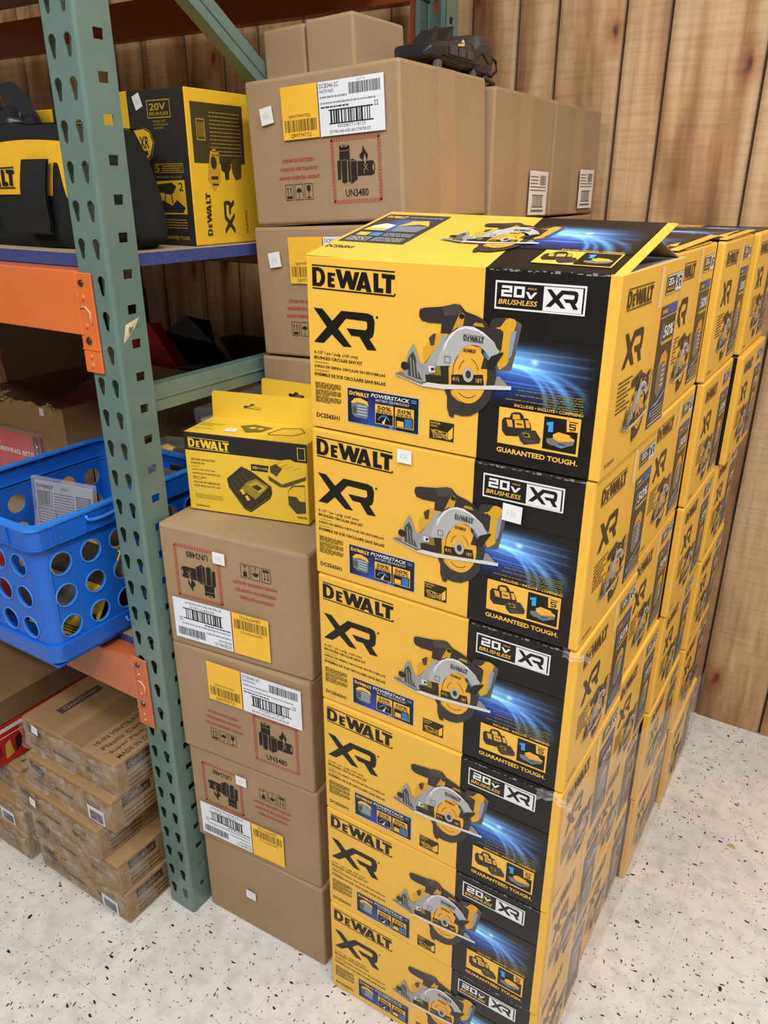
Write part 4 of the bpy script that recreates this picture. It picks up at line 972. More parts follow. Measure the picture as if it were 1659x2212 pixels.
rack = thing('pallet_rack', 'green steel pallet rack with orange beams along the left, punched front post', 'rack', (0, 0, 0))
mb = MB(); upright(mb, PX0, PX1, PY0, PY1, 2.25); mb.build('front_post', PAINT, rack)
mb = MB(); upright(mb, PX0 - .005, PX1 + .005, .955, 1.015, 2.25, 1); mb.build('rear_post', PAINT, rack)
def brace(p0, p1, name, w=.044):
    p0 = Vector(p0); p1 = Vector(p1); L_ = (p1 - p0).length; d = (p1 - p0).normalized()
    x = Vector((1, 0, 0)); z = x.cross(d); M = Matrix.Translation(p0) @ Matrix((x, d, z)).transposed().to_4x4()
    mb = MB(); t_ = .002
    mb.box((.0, 0, -w / 2), (t_, L_, w / 2), GRN, bev=.0006, M=M)       # web
    mb.box((-.024, 0, -w / 2), (0, L_, -w / 2 + t_), GRN, bev=.0006, M=M); mb.box((-.024, 0, w / 2 - t_), (0, L_, w / 2), GRN, bev=.0006, M=M)
    mb.box((t_ - .0005, 0, -.0025), (t_ + .002, L_, .0025), GRN, bev=.001, M=M)
    return mb.build(name, PAINT, rack)
brace((-.360, PY1, 1.079), (-.360, .956, 1.079), 'horizontal_brace'); brace((-.360, PY1, .14), (-.360, .956, .14), 'horizontal_brace')
brace((-.366, .03, 1.79), (-.366, .955, 1.20), 'diagonal_brace', .038)
XL = -2.3
def beam(z0, z1, y0, y1, conn, front, col):
    mb = MB(); b = mb
    b.box((XL, y0, z0), (PX0 + .002, y1, z1), col, bev=.002, seg=2)
    bo = b.build('shelf_beam', PAINT, rack)
    sg = -1 if front else 1; yf = y0 if front else y1
    mb = MB(); xa, xb = PX0 - .006, PX0 + .033
    yy0, yy1 = (y0 - .003, PY0 - .0006) if front else (1.0158, y1 + .003)
    yy0, yy1 = min(yy0, yy1), max(yy0, yy1)
    mb.box((xa, yy1 - .004 if front else yy0, conn[0]), (xb, yy1 if front else yy0 + .004, conn[1]), col, bev=.0012)
    ys = yy1 - .004 if front else yy0 + .004
    H = conn[1] - conn[0]
    for k, (fz, rr, up) in enumerate(((.9, .006, -1), (.76, .0045, 1), (.48, .0045, 1), (.33, .007, -1), (.17, .004, 1), (.08, .005, 1))):
        c = lin('#43251a') if up < 0 else col
        bm_ = bmesh.new(); bmesh.ops.create_cone(bm_, cap_ends=True, segments=14, radius1=rr, radius2=rr * .7, depth=.003)
        mb.bm(bm_, c, smooth=False, M=Matrix.Translation((xa + .017, ys + sg * (.0008 if up < 0 else .001), conn[0] + fz * H)) @ Matrix.Rotation(R(90) * (1 if front else -1), 4, 'X'))
    mb.tube([(xa + .008, ys + sg * .001, conn[0] + .66 * H), (xa + .02, ys + sg * .001, conn[0] + .67 * H), (xa + .029, ys + sg * .001, conn[0] + .62 * H), (xa + .03, ys + sg * .001, conn[0] + .5 * H)], .0015, 6, lin('#d9a58a'))
    mb.box((xa, ys - .0015 if front else ys, conn[0] + .24 * H), (xb, ys if front else ys + .0015, conn[0] + .25 * H), col)
    mb.build('beam_connector', PAINT, bo)
beam(1.190, 1.284, -.037, .012, (1.133, 1.282), True, ORG)
beam(.518, .604, -.037, .012, (.462, .612), True, lin('#c76a3c'))
beam(1.80, 1.90, -.037, .012, (1.75, 1.9), True, ORG)
for z in (1.190, .518, 1.785): beam(z, z + .094, .985, 1.022, (z - .055, z + .094), False, ORD)
mb = MB(); mb.box((-.43, .966, 1.55), (-.4105, .985, 1.95), ORD, bev=.001); mb.build('beam_connector', PAINT, rack)
# folded white tag stuck on the post
mb = MB(); mb.sheet(lambda u, v: (PX1 + .0006 + .010 * u * (v - .2), PY0 + .014 + .02 * u + .008 * (v - .5), 1.182 + .026 * v + .010 * u), 5, 5, lin('#cfc6ae'))
a = Art(mb, lambda u, v, q: (PX1 + .003 + q, PY0 + .016 + u, 1.19 + v), h0=.0006); a.text('80', .5, .5, 1.3, 1.5, lin('#4a473f'), 0, .0)
mb.build('paper_tag', PAPER, rack)

DECK = lin('#a98b60'); BLUE = lin('#3a4888')
def deck(z0, z1, name, label):
    mb = MB()
    def fc(f):
        n = f.normal
        return mix(DECK, (1, 1, 1, 1), .1) if abs(n.z) > .5 else BLUE
    mb.box((XL, .0, z0), (-.4065, .952, z1), fcol=fc); mb.box((-.4065, .032, z0), (-.3615, .60, z1), fcol=fc)
    tag(mb.build(name, PLY), label, 'shelf')
deck(1.2855, 1.3045, 'shelf_board', 'particle board shelf with blue edge, upper level under the black tool bag')
deck(.6055, .6215, 'shelf_board', 'particle board shelf with blue edge, lower level under the blue crate')
deck(1.902, 1.921, 'shelf_board', 'dark particle board shelf at the very top of the rack')

# ------------------------------------------------------------------ on the upper shelf
def drill_box(loc, w, d, h, label):
    t = thing('drill_kit_box', label, 'box', loc, (0, 0, 0), 'yellow drill kit boxes')
    mb = MB(); y_ = lin('#e5b82c'); k = lin('#33302c'); g = lin('#b5942c')
    def fc(f):
        c = f.calc_center_median(); return k if (c.y < .003 and .098 < c.x < w - .001) else y_
    mb.box((0, 0, 0), (w, d, h), bev=.0015, fcol=fc, cuts=[((.098, 0, 0), (1, 0, 0))])
    a = Art(mb, lambda u, v, q: (u, -q, v))
    a.frame(14.4, 19.6, 19.8, 22.3, .18, g, 1); a.text('20V', 15.0, 20.7, 18.8, 21.8, g, 2, .03); a.text('BRUSHLESS', 14.9, 20.0, 19.3, 20.5, g, 2, .02)
    for i, (s_, e) in enumerate((('DRILL KIT', 18.6), ('SIN ESCOBILLAS', 19.0), ('SANS BALAIS', 17.8))): a.text(s_, 15.6, 19.0 - i * .5, e, 19.3 - i * .5, g, 1, 0)
    a.poly([(9.9, 17.9), (13.0, 18.1), (14.3, 17.6), (15.0, 16.1), (14.2, 14.2), (13.2, 13.3), (9.9, 13.3)], y_, 1); a.line([(13.0, 18.3), (14.5, 17.8), (15.3, 16.1), (14.5, 14.0), (13.3, 13.0)], .12, g, 1)
    a.text('XR', 11.9, 15.2, 14.1, 17.0, k, 2, .02); a.rect(12.2, 14.2, 13.6, 14.8, k, 2)
    a.frame(14.8, 11.4, 21.5, 12.8, .12, g, 1); a.text('5', 15.1, 11.6, 16.0, 12.6, g, 2); a.lines(16.6, 11.6, 21.2, 12.6, 3, g, 2, .5)
    a.text('INCLUDES • INCLUYE', 15.0, 10.6, 21.0, 10.9, g, 1, 0)
    a.poly([(14.8, 10.1), (21.5, 10.3), (21.6, 5.0), (15.8, 4.9)], y_, 1)
    a.poly([(15.0, 9.6), (18.5, 9.9), (19.5, 9.3), (18.6, 8.2), (15.2, 8.4)], k, 2); a.text('2', 20.1, 8.6, 21.1, 9.9, k, 2)
    a.poly([(15.8, 5.2), (15.9, 7.2), (18.2, 6.3), (19.4, 7.2), (21.3, 6.0), (20.6, 5.2)], k, 2); a.line([(16.6, 7.0), (16.8, 8.3), (18.2, 8.2), (18.4, 6.6)], .22, k, 3)
    a.lines(15.2, 2.6, 21.3, 4.3, 4, g, 1, .4); a.text('GUARANTEED TOUGH.', 15.2, .9, 21.7, 1.5, g, 1, .03)
    b = Art(mb, lambda u, v, q: (w + q, u, v)); kk = lin('#3a3220')
    b.rect(1.0, 12.9, 13.2, 21.9, lin('#443a22'), 1)
    b.frame(2.0, 16.3, 3.95, 19.5, .15, g, 2)
    for i in range(4): b.rect(2.4 + i * .38, 16.8, 2.55 + i * .38, 19.0, g, 3)
    for i in range(12): b.lines(5.0 + (i % 2) * .1, 14.0 + i * .58, 12.4, 14.4 + i * .58, 1, g, 2, .3, i)
    b.poly([(4.7, 14.7), (5.8, 15.2), (6.8, 14.5), (6.8, 10.2), (5.2, 8.6), (3.8, 10.4)], lin('#c39a2a'), 2); b.ell(5.4, 13.0, .7, 1.0, kk, 3); b.rect(4.6, 10.4, 6.2, 10.9, kk, 3); b.line([(4.8, 9.6), (6.2, 9.6)], .3, kk, 3)
    b.poly([(7.1, 12.9), (9.2, 13.2), (9.6, 12.4), (9.0, 11.6), (8.9, 10.4), (8.0, 10.4), (7.9, 11.6), (7.2, 11.8)], kk, 2); b.poly([(9.6, 13.4), (11.6, 13.9), (12.2, 12.8), (12.0, 10.7), (10.6, 10.3), (9.9, 11.4)], lin('#564920'), 2)
    # writing running up the box
    T0 = b.T; b.T = lambda x, y: (4.3 - y, x)
    logo(b, (1.5, .1, 8.3, 1.7), kk, 1, False); b.T = lambda x, y: (9.8 - y, x); xr(b, (1.6, .1, 7.2, 2.7), kk, 1)
    b.T = lambda x, y: (13.1 - y, x); b.text('DCK299P2', 1.6, .1, 5.4, .6, kk, 1, 0)
    mb.build('carton_body', PRINT, t); return t
db = drill_box((-.620, .203, 1.3052), .231, .172, .2385, 'yellow and black drill kit box on the upper shelf right of the tool bag')
sticker(db, .123, .222, .018, .022, .35, W=.231, lay=.0008)
drill_box((-.835, .215, 1.3052), .205, .172, .222, 'yellow drill kit box mostly hidden behind the tool bag')

# tool bag
bag = thing('tool_bag', 'black and yellow open-top fabric tool bag on the upper shelf', 'bag', (-.655, .112, 1.3055))
BK = lin('#232322'); BY = lin('#e9b52e')
def bagpt(u, z, s=1.0):
    """ring parameter u 0..1, height z 0..1"""
    a = .268 * (1 - .19 * z * z) * s; b = .070 * (1 + .10 * math.sin(math.pi * z) - .12 * z) * s
    t_ = 2 * math.pi * u; e = .62; c, s_ = math.cos(t_), math.sin(t_)
    x = a * abs(c) ** e * (1 if c >= 0 else -1); y = b * abs(s_) ** e * (1 if s_ >= 0 else -1)
    lo = min(z / .12, 1); k = .90 + .10 * math.sin(lo * math.pi / 2)
    sag = .006 * math.sin(x * 14 + 1) * z
    return Vector((x * k, y * k, .178 * z + sag + .002 * math.sin(x * 60)))
def bagcol(u, v):
    return BK
mb = MB()
mb.sheet(lambda u, v: bagpt(u, v), 120, 40, ccol=bagcol)
mb.sheet(lambda u, v: bagpt(u, 1 - v * .55, .965 - .02 * v) + Vector((0, 0, .0015 * (1 - v))), 80, 6, BK)
mb.sheet(lambda u, v: bagpt(u, 1, .965 + .035 * v) + Vector((0, 0, .002)), 80, 2, BK)
mb.sheet(lambda u, v: Vector((bagpt(u, .4, .94 * v).x, bagpt(u, .4, .94 * v).y, .066 + .008 * math.sin(v * 6 + u * 20))), 60, 4, lin('#151515'))
mb.sheet(lambda u, v: Vector((bagpt(u, 0, v).x, bagpt(u, 0, v).y, .001)), 60, 2, BK)
mb.build('bag_body', FABRIC, bag)
mb = MB()       # yellow front panel
def bfront(x, z):
    zz = max(0, min(1, z / .178)); lo_, hi_ = .5001, .9999
    for _ in range(26):
        md = (lo_ + hi_) / 2
        if bagpt(md, zz).x < x: lo_ = md
        else: hi_ = md
    return bagpt((lo_ + hi_) / 2, zz).y
def ss(a_, b_, q): q = max(0, min(1, (q - a_) / (b_ - a_))); return q * q * (3 - 2 * q)
def yp(u, v):
    x = -.235 + .400 * u; zt = .154 + .003 * math.sin(x * 9)
    zb = .078 + .048 * ss(.125, .133, x) - .05 * ss(.140, .158, x) - .012 * ss(.16, .2, x); z = zb + (zt - zb) * v
    return (x, bfront(x, z) - .0018, z + .006 * math.sin(x * 14 + 1) * z / .178)
mb.sheet(yp, 150, 16, BY); mb.build('front_panel', FABRIC, bag)
mb = MB()
def bfr(u, v, q):
    x = -.285 + u; zz = v / .178
    return (x, bfront(x, v) - .0022 - q, v + .006 * math.sin(x * 14 + 1) * zz)
a = Art(mb, bfr, h0=.0012); logo(a, (18.0, 8.7, 32.2, 12.0), lin('#1d1b18'), 1); mb.build('brand_print', FABRIC, bag)
mb = MB()       # webbing handle loop hanging in front
hp = []
for i in range(15):
    q = i / 14; zz = .132 * (1 - q) + .022 * q
    hp.append(Vector((.101 - .014 * q, -.080 - .008 * math.sin(q * math.pi) - (.0 if q < .9 else .004), zz)))
mb.sheet(lambda u, v: hp[round(v * 14)] + Vector(((u - .5) * .064 + .004 * v, -.003 * math.sin(u * math.pi), 0)), 6, 14, BK)
mb.sheet(lambda u, v: hp[round(v * 14)] + Vector(((u - .5) * .064 + .004 * v, .004, 0)), 6, 14, BK)
mb.build('handle_strap', FABRIC, bag)
mb = MB()       # the other strap end arching out of the open top
mb.sheet(lambda u, v: Vector((-.20 + .16 * v, .0 + .045 * (u - .5) + .03, .178 + .075 * math.sin(v * math.pi) + .01 * u)), 5, 18, lin('#2b2b2e'))
mb.build('handle_strap', FABRIC, bag)
mb = MB()       # small white care tag at lower left
mb.box((-.012, -.0845, .034), (.0, -.083, .056), WHT); o = mb.build('care_tag', PAPER, bag, (-.02, -.002, .0))
mb = MB()       # black plastic bag bulging from the open top
def crum(c, rx, ry, rz, n, col, seed):
    def f(u, v):
        th = u * 2 * math.pi; ph = v * math.pi; d = 1 + .14 * math.sin(5 * th + 3 * ph + seed) + .10 * math.sin(9 * ph - 4 * th + seed * 2) + .05 * math.sin(17 * th + seed)
        return Vector((c[0] + rx * d * math.cos(th) * math.sin(ph), c[1] + ry * d * math.sin(th) * math.sin(ph), c[2] + rz * d * math.cos(ph)))
    mb.sheet(f, n, n // 2, col)
crum((-.745, .115, 1.475), .085, .042, .045, 36, lin('#26262b'), 1.3)
tag(mb.build('plastic_sack', PLAST), 'crumpled shiny black plastic sack poking out of the tool bag', 'sack')

# black battery tool lying on the tall brown stacks
tl = thing('charging_tool', 'black plastic battery charger tool lying on top of the tall brown stacks', 'tool', (-.098, .412, 1.5840), (.0, 0, .02))
CH = lin('#1e1d20'); CG = lin('#35332f')
mb = MB()
def loft(mb, prof, col, n=16):
    """prof: list of (y, xw, z0, z1) rounded-rectangle sections"""
    secs = []
    for y, xw, z0, z1 in prof:
        ring = []
        for k in range(n):
            an = 2 * math.pi * (k + .5) / n; c, s_ = math.cos(an), math.sin(an)
            ring.append((xw * abs(c) ** .45 * (1 if c > 0 else -1), y, (z0 + z1) / 2 + (z1 - z0) / 2 * abs(s_) ** .45 * (1 if s_ > 0 else -1)))
        secs.append(ring)
    vs = [p for s_ in secs for p in s_]; fs = []
    for i in range(len(secs) - 1):
        for k in range(n): fs.append([i * n + k, i * n + (k + 1) % n, (i + 1) * n + (k + 1) % n, (i + 1) * n + k])
    fs.append(list(range(n))[::-1]); fs.append([(len(secs) - 1) * n + k for k in range(n)])
    mb.add(vs, fs, col, smooth=False)
loft(mb, [(0, .03, .004, .012), (.01, .045, .0, .026), (.06, .05, -.004, .036), (.14, .052, -.006, .047), (.2, .052, -.006, .05), (.21, .05, -.004, .048)], CH)
for i in range(3): mb.box((.048, .08 + i * .04, .012), (.0545, .112 + i * .04, .03), lin('#3f3e42'), bev=.002)
mb.box((.049, .05, .008), (.055, .2, .0095), lin('#111111')); 
mb.build('housing', PLAST, tl)
mb = MB(); loft(mb, [(.2, .052, -.008, .05), (.215, .058, -.012, .066), (.26, .06, -.014, .07), (.285, .056, -.012, .062), (.292, .048, -.006, .05)], CG)
mb.tube([(.06, .2 + .012 * i, .022 + .009 * math.sin(i * .9)) for i in range(8)], .0012, 6, lin('#161514'))
mb.build('end_cap', RUBBER, tl)
mb = MB(); a = Art(mb, lambda u, v, q: (.0548 + q, .105 + u, .030 + v), h0=.0008); a.poly([(0, 0), (3.4, .35), (3.6, .9), (.4, .45)], lin('#d9c13a'), 0); a.poly([(1.8, .9), (2.4, 1.5), (3.4, 1.2), (3.2, .85)], lin('#cfd2dc'), 1); mb.build('logo_badge', PRINT, tl)
for (y, z) in ((.02, .024), (.095, .038)):
    mb = MB(); mb.add([(-.02, y, z - .004), (-.02, y + .055, z + .004), (-.02, y + .06, z + .036), (.02, y, z - .004), (.02, y + .055, z + .004), (.02, y + .06, z + .036)], [[0, 1, 2], [3, 4, 5], [0, 1, 4, 3], [1, 2, 5, 4], [2, 0, 3, 5]], CH); mb.build('fin', PLAST, tl)
for x in (-.04, .036):
    for y in (.03, .2, .26): mb = MB(); mb.box((x, y, -.018), (x + .014, y + .018, 0), lin('#5b5a5c'), bev=.002); mb.build('foot', RUBBER, tl)
tl.scale = (.76, .76, .80)
mb = MB(); mb.tube([(.03, .285, .0), (.045, .31, -.004), (.05, .327, .008), (.048, .325, .026), (.044, .312, .032)], .0035, 8, lin('#191919')); mb.tube([(.05, .25, -.012), (.055, .275, -.018), (.052, .31, -.019), (.04, .335, -.02), (.02, .345, -.0205)], .004, 8, lin('#191919')); mb.build('power_cord', RUBBER, tl)

# ------------------------------------------------------------------ blue milk crate
crate = thing('plastic_crate', 'blue plastic crate with round holes on the lower shelf, jutting over the beam', 'crate', (-.781, -.153, .6222))
CB = lin('#1763c8'); cw, cd, chh = .325, .408, .270
def crate_wall(mb, L_, place, cols, rows, rev=False):
    z0, z1 = .045, .224; ht = z1 - z0; n = 20
    holes = []; r_ = .0197
    for i in range(cols):
        for j in range(rows):
            cx = ((.041 if not rev else L_ - .041 - .0605 * (cols - 1)) + i * .0605) if L_ > .35 else (L_ - .054 - i * .057); cz = .0705 + j * .0602
            holes.append([(cx + r_ * math.cos(2 * math.pi * k / n), cz + r_ * math.sin(2 * math.pi * k / n)) for k in range(n)])
    quad = [(.0218, z0), (L_ - .0218, z0), (L_ - .0218, z1), (.0218, z1)]
    tri = tessellate_polygon([[Vector((p[0], p[1], 0)) for p in quad]] + [[Vector((p[0], p[1], 0)) for p in h] for h in holes])
    flat = quad + [p for h in holes for p in h]
    for t_ in (0, .0035): mb.add([place(p[0], t_, p[1]) for p in flat], [list(q) for q in tri], CB)
    for h in holes:
        n_ = len(h); mb.add([place(p[0], 0, p[1]) for p in h] + [place(p[0], .0035, p[1]) for p in h], [[i, (i + 1) % n_, n_ + (i + 1) % n_, n_ + i] for i in range(n_)], CB, smooth=True)
        c = (sum(p[0] for p in h) / n_, sum(p[1] for p in h) / n_)
        for k in range(n_):     # raised ring round each hole
            a_, b_ = h[k], h[(k + 1) % n_]; o_ = lambda p, s_: (c[0] + (p[0] - c[0]) * s_, c[1] + (p[1] - c[1]) * s_)
            q = [a_, b_, o_(b_, 1.09), o_(a_, 1.09)]
            mb.add([place(p[0], -.0018, p[1]) for p in q] + [place(p[0], 0, p[1]) for p in q], [[0, 1, 2, 3], [3, 2, 6, 7], [0, 1, 5, 4]], lin('#4a90e4'), smooth=False)
mb = MB()
crate_wall(mb, cw - .02, lambda a, t_, z: (a + .010, .010 + t_, z), 5, 3)
crate_wall(mb, cw - .02, lambda a, t_, z: (a + .010, cd - .010 - t_, z), 5, 3)
crate_wall(mb, cd - .02, lambda a, t_, z: (cw - .010 - t_, a + .010, z), 6, 3)
crate_wall(mb, cd - .02, lambda a, t_, z: (.010 + t_, a + .010, z), 6, 3)
def ringband(z0, z1, o0, o1, t_, col=CB):
    """rounded rectangular band; o = outward offset from the wall line at bottom/top"""
    def loop(o, z):
        pts = []; r_ = .022
        for (cx, cy, a0) in ((cw - .01 - r_ + o, .01 + r_ - o, -90), (cw - .01 - r_ + o, cd - .01 - r_ + o, 0), (.01 + r_ - o, cd - .01 - r_ + o, 90), (.01 + r_ - o, .01 + r_ - o, 180)):
            for k in range(7):
                q = R(a0 + 15 * k); pts.append((cx + r_ * math.cos(q), cy + r_ * math.sin(q), z))
        return pts
    A = loop(o0, z0); B = loop(o1, z1); A2 = loop(o0 - t_, z0); B2 = loop(o1 - t_, z1); n = len(A)
    mb.add(A + B + B2 + A2, [[k * n + i, k * n + (i + 1) % n, ((k + 1) % 4) * n + (i + 1) % n, ((k + 1) % 4) * n + i] for k in range(4) for i in range(n)], col, smooth=False)
for (cx, cy, a0) in ((cw - .032, .032, -90), (cw - .032, cd - .032, 0), (.032, cd - .032, 90), (.032, .032, 180)):
    vs = []
    for rr in (.022, .0185):
        for k in range(7): vs += [(cx + rr * math.cos(R(a0 + 15 * k)), cy + rr * math.sin(R(a0 + 15 * k)), z) for z in (.044, .2243)]
    mb.add(vs, [[o_ + 2 * k, o_ + 2 * k + 2, o_ + 2 * k + 3, o_ + 2 * k + 1] for o_ in (0, 14) for k in range(6)], CB, smooth=True)
ringband(.2245, .232, .0004, .0004, .0044); ringband(.230, .234, .010, .010, .014); ringband(.232, .267, .009, .010, .004); ringband(.266, .270, .012, .012, .016, lin('#2f7fe0'))
ringband(.002, .046, -.004, .0, .004); ringband(.040, .044, .005, .005, .009); ringband(.010, .042, .002, .005, .003)
mb.box((.014, .014, 0), (cw - .014, cd - .014, .004), CB)
for (x, y) in ((.06, -.0025), (.13, -.0025), (.2, -.0025), (.26, -.0025)): mb.box((x, y, .234), (x + .004, y + .012, .266), CB)
for y in (.04, .1, .16, .22, .28, .34): mb.box((cw - .009, y, .234), (cw + .0025, y + .004, .266), CB)
mb.build('crate_shell', PLAST, crate)
mb = MB()       # handle lip on the long side
hl = lin('#3d8ae6')
pts = [(cw + .003, .20 + .035 * math.cos(q) * -1, .262 - .013 * abs(math.sin(q)) ** .5) for q in [math.pi * k / 10 for k in range(11)]]
mb.tube([(p[0], p[1] - .06, p[2]) for p in pts], .0032, 8, hl); mb.build('handle_lip', PLAST, crate)
mb = MB(); mb.tube([(p[0] + .001, p[1] - .01, p[2] - .222) for p in pts], .0035, 8, hl); mb.build('handle_lip', PLAST, crate)

# things in the crate
def slab(name, label, cat, cx, cy, cz, w, t_, h, rot, col, art=None, mat=PRINT, group=None, bev=.001, clear=False):
    mb = MB(); mb.box((-w / 2, -t_ / 2, 0), (w / 2, t_ / 2, h), col, bev=bev)
    if art: art(Art(mb, lambda u, v, q: (u - w / 2, -t_ / 2 - q, v)), w * 100, h * 100)
    if clear:
        th = thing(name, label, cat, (cx, cy, cz), rot, group); mb.build('card_insert', mat, th)
        m2 = MB(); m2.box((-w / 2 - .006, -t_ / 2 - .004, -.0), (w / 2 + .006, t_ / 2 + .003, h + .008), (1, 1, 1, 1), bev=.002)
        m2.build('clear_shell', CLEAR, th); return th
    return tag(mb.build(name, mat, None, (cx, cy, cz), rot), label, cat, group)
GRY = lin('#9298ac')
def card_art(a, w, h):
    k = lin('#30303c'); logo(a, (.5, h - 1.5, 4.6, h - .5), k, 1, False); a.text('DWA4216', 6.6, h - 1.2, 8.4, h - .7, k, 1, 0)
    a.frame(.5, h - 5.0, 4.2, h - 1.9, .14, k, 1); a.bars(.8, h - 4.7, 3.9, h - 2.1, k, 1, 18)
    for i in range(6): a.lines(4.7, h - 2.3 - i * .55, 9.6, h - 1.95 - i * .55, 1, k, 1, .5, i)
    a.rect(10.2, h - 5.0, w - .4, h - 1.9, lin('#39405a'), 1); a.lines(10.5, h - 4.8, w - .7, h - 2.1, 6, GRY, 2, .4)
    for i in range(8): a.lines(.5, h - 5.8 - i * .55, w - .5, h - 5.45 - i * .55, 1, k, 1, .45, i + 9)
    for i in range(2): a.frame(.4 + i * 4.6, h - 9.9, 4.8 + i * 4.6, h - 5.3, .07, k, 1)
slab('accessory_card', 'grey printed accessory card in clear pack standing in the blue crate', 'package', -.623, .020, .742, .142, .004, .138, (-.10, 0, .16), GRY, card_art, clear=True)
REDP = lin('#c7262b')
slab('blister_card', 'red blister card lying low in the blue crate, seen through a front-left hole', 'package', -.700, .030, .655, .10, .02, .16, (-.3, .1, .3), REDP, clear=True)
slab('blister_card', 'red blister card in the left part of the blue crate below the rim', 'package', -.735, -.08, .655, .05, .03, .135, (.0, .2, .2), lin('#d2484a'), clear=False)
def ybox_art(a, w, h):
    a.rect(.3, h * .6, w - .3, h - .3, lin('#4a3c2e'), 1); a.poly([(1, 2), (w * .6, 3), (w * .8, h * .5), (w * .4, h * .58), (1.5, h * .4)], lin('#7a7470'), 1); a.lines(.6, .5, w - .6, 2.2, 3, BLK, 1, .4)
for i, (x, y, z, w, h, rt, lab) in enumerate(((-.545, -.075, .640, .12, .185, (-.25, .35, .5), 'yellow and black accessory pack leaning behind the crate holes nearest the corner'), (-.54, .06, .640, .13, .18, (-.2, -.25, 1.2), 'yellow accessory pack in the middle of the blue crate'), (-.535, .17, .640, .12, .2, (-.2, .2, 1.1), 'yellow and black accessory pack at the rear end of the blue crate'))):
    slab('accessory_pack', lab, 'package', x, y, z, w, .012, h, rt, lin('#e3b23a'), ybox_art, group='packs in the blue crate')
slab('accessory_pack', 'dark grey accessory pack lying flat at the bottom of the blue crate', 'package', -.62, .05, .645, .2, .25, .03, (0, 0, .3), lin('#3a3434'), group='packs in the blue crate')
slab('disc_pack', 'brown and grey round disc pack upright at the back of the blue crate', 'package', -.545, .215, .70, .09, .006, .17, (.0, 0, .1), lin('#6b6157'), None)
slab('yellow_strip_pack', 'black package with a yellow brand strip against the rear rim of the crate', 'package', -.515, .232, .765, .07, .006, .11, (0, 0, .05), lin('#2b2622'), lambda a, w, h: (a.rect(.3, h - 3.2, w - .3, h - 1.0, lin('#c89a2a'), 1), logo(a, (.8, h - 2.7, w - .8, h - 1.5), BLK, 2, False)))

# open cardboard box behind the crate
def open_carton(name, label, x0, x1, y0, y1, z0, z1, col, torn=False, th=.004):
    t = thing(name, label, 'box', (x0, y0, z0)); mb = MB(); w, d, h = x1 - x0, y1 - y0, z1 - z0
    def wall_(A, B, n_):
        r = random.Random(n_); K = 26; pts = []
        for i in range(K + 1):
            q = i / K; p = Vector(A).lerp(Vector(B), q); dz = (r.uniform(-.004, .004) + (-.012 if (torn and n_ == 1 and .15 < q < .4) else 0)) if torn and n_ == 1 else 0
            pts.append((p, h + dz))
        nn = (Vector(B) - Vector(A)).normalized().cross(Vector((0, 0, 1))) * -th
        vs = []
        for p, hh in pts: vs += [p, p + Vector((0, 0, hh)), p + nn, p + nn + Vector((0, 0, hh))]
        fs = []
        for i in range(K):
            a_ = i * 4; b_ = a_ + 4
            fs += [[a_, b_, b_ + 1, a_ + 1], [a_ + 2, a_ + 3, b_ + 3, b_ + 2], [a_ + 1, b_ + 1, b_ + 3, a_ + 3]]
        fs += [[0, 1, 3, 2], [K * 4, K * 4 + 2, K * 4 + 3, K * 4 + 1]]
        mb.add(vs, fs, col)
    wall_((0, 0, 0), (w, 0, 0), 1); wall_((w, 0, 0), (w, d, 0), 2); wall_((w, d, 0), (0, d, 0), 3); wall_((0, d, 0), (0, 0, 0), 4)
    mb.box((th, th, 0), (w - th, d - th, .004), col)
    mb.box((w - th * 1.2, -.0003, 0), (w + .0003, th * 1.2, h - .003), col)
    mb.build('carton_body', KRAFT, t)
    return t
ob = open_carton('open_carton', 'open brown carton with torn front edge behind the blue crate', -1.36, -.985, .302, .66, .6222, .907, lin('#a98962'), True)
sticker(ob, .293, .268, .017, .019, -.05, lay=.0005)
mb = MB()
for i in range(16):
    r = random.Random(i); x = .12 + r.random() * .05; z = .285 + r.random() * .028 - .008
    mb.sheet(lambda u, v: (x + .018 * u, -.003 - .006 * v + .003 * math.sin(u * 9 + i), z + .005 * v + .004 * math.sin(u * 5 + i * 2)), 4, 2, lin('#c9b48c'), smooth=False)
o = mb.build('torn_edge', KRAFT, ob); o['label'] = 'pale ragged torn cardboard'; mb = MB()
for i in range(8):
    r = random.Random(i + 50); x = .32 + r.random() * .03; z = .272 + r.random() * .02
    mb.sheet(lambda u, v: (x + .012 * u, -.002 - .004 * v, z + .004 * v + .003 * math.sin(u * 5 + i * 2)), 3, 2, lin('#c9b48c'), smooth=False)
o = mb.build('torn_edge', KRAFT, ob); o['label'] = 'pale ragged torn cardboard'
def red_art(a, w, h):
    a.rect(.3, h * .62, w * .7, h - .4, lin('#e6dcd8'), 1) ; a.text('BITS', .8, h * .66, w * .6, h * .9, REDP, 2, .03); a.rect(w * .75, .2, w - .2, h - .2, lin('#3a1416'), 1)
slab('red_tool_pack', 'dull red blister pack slanting in the open torn carton', 'package', -1.25, .45, .80, .20, .03, .155, (-1.15, .1, -.5), lin('#8c1f22'), None, clear=True)
slab('red_tool_pack', 'brighter red pack with black handle in the right of the open torn carton', 'package', -1.07, .50, .83, .12, .03, .14, (-.7, .5, .3), lin('#c5301f'), None, clear=False)
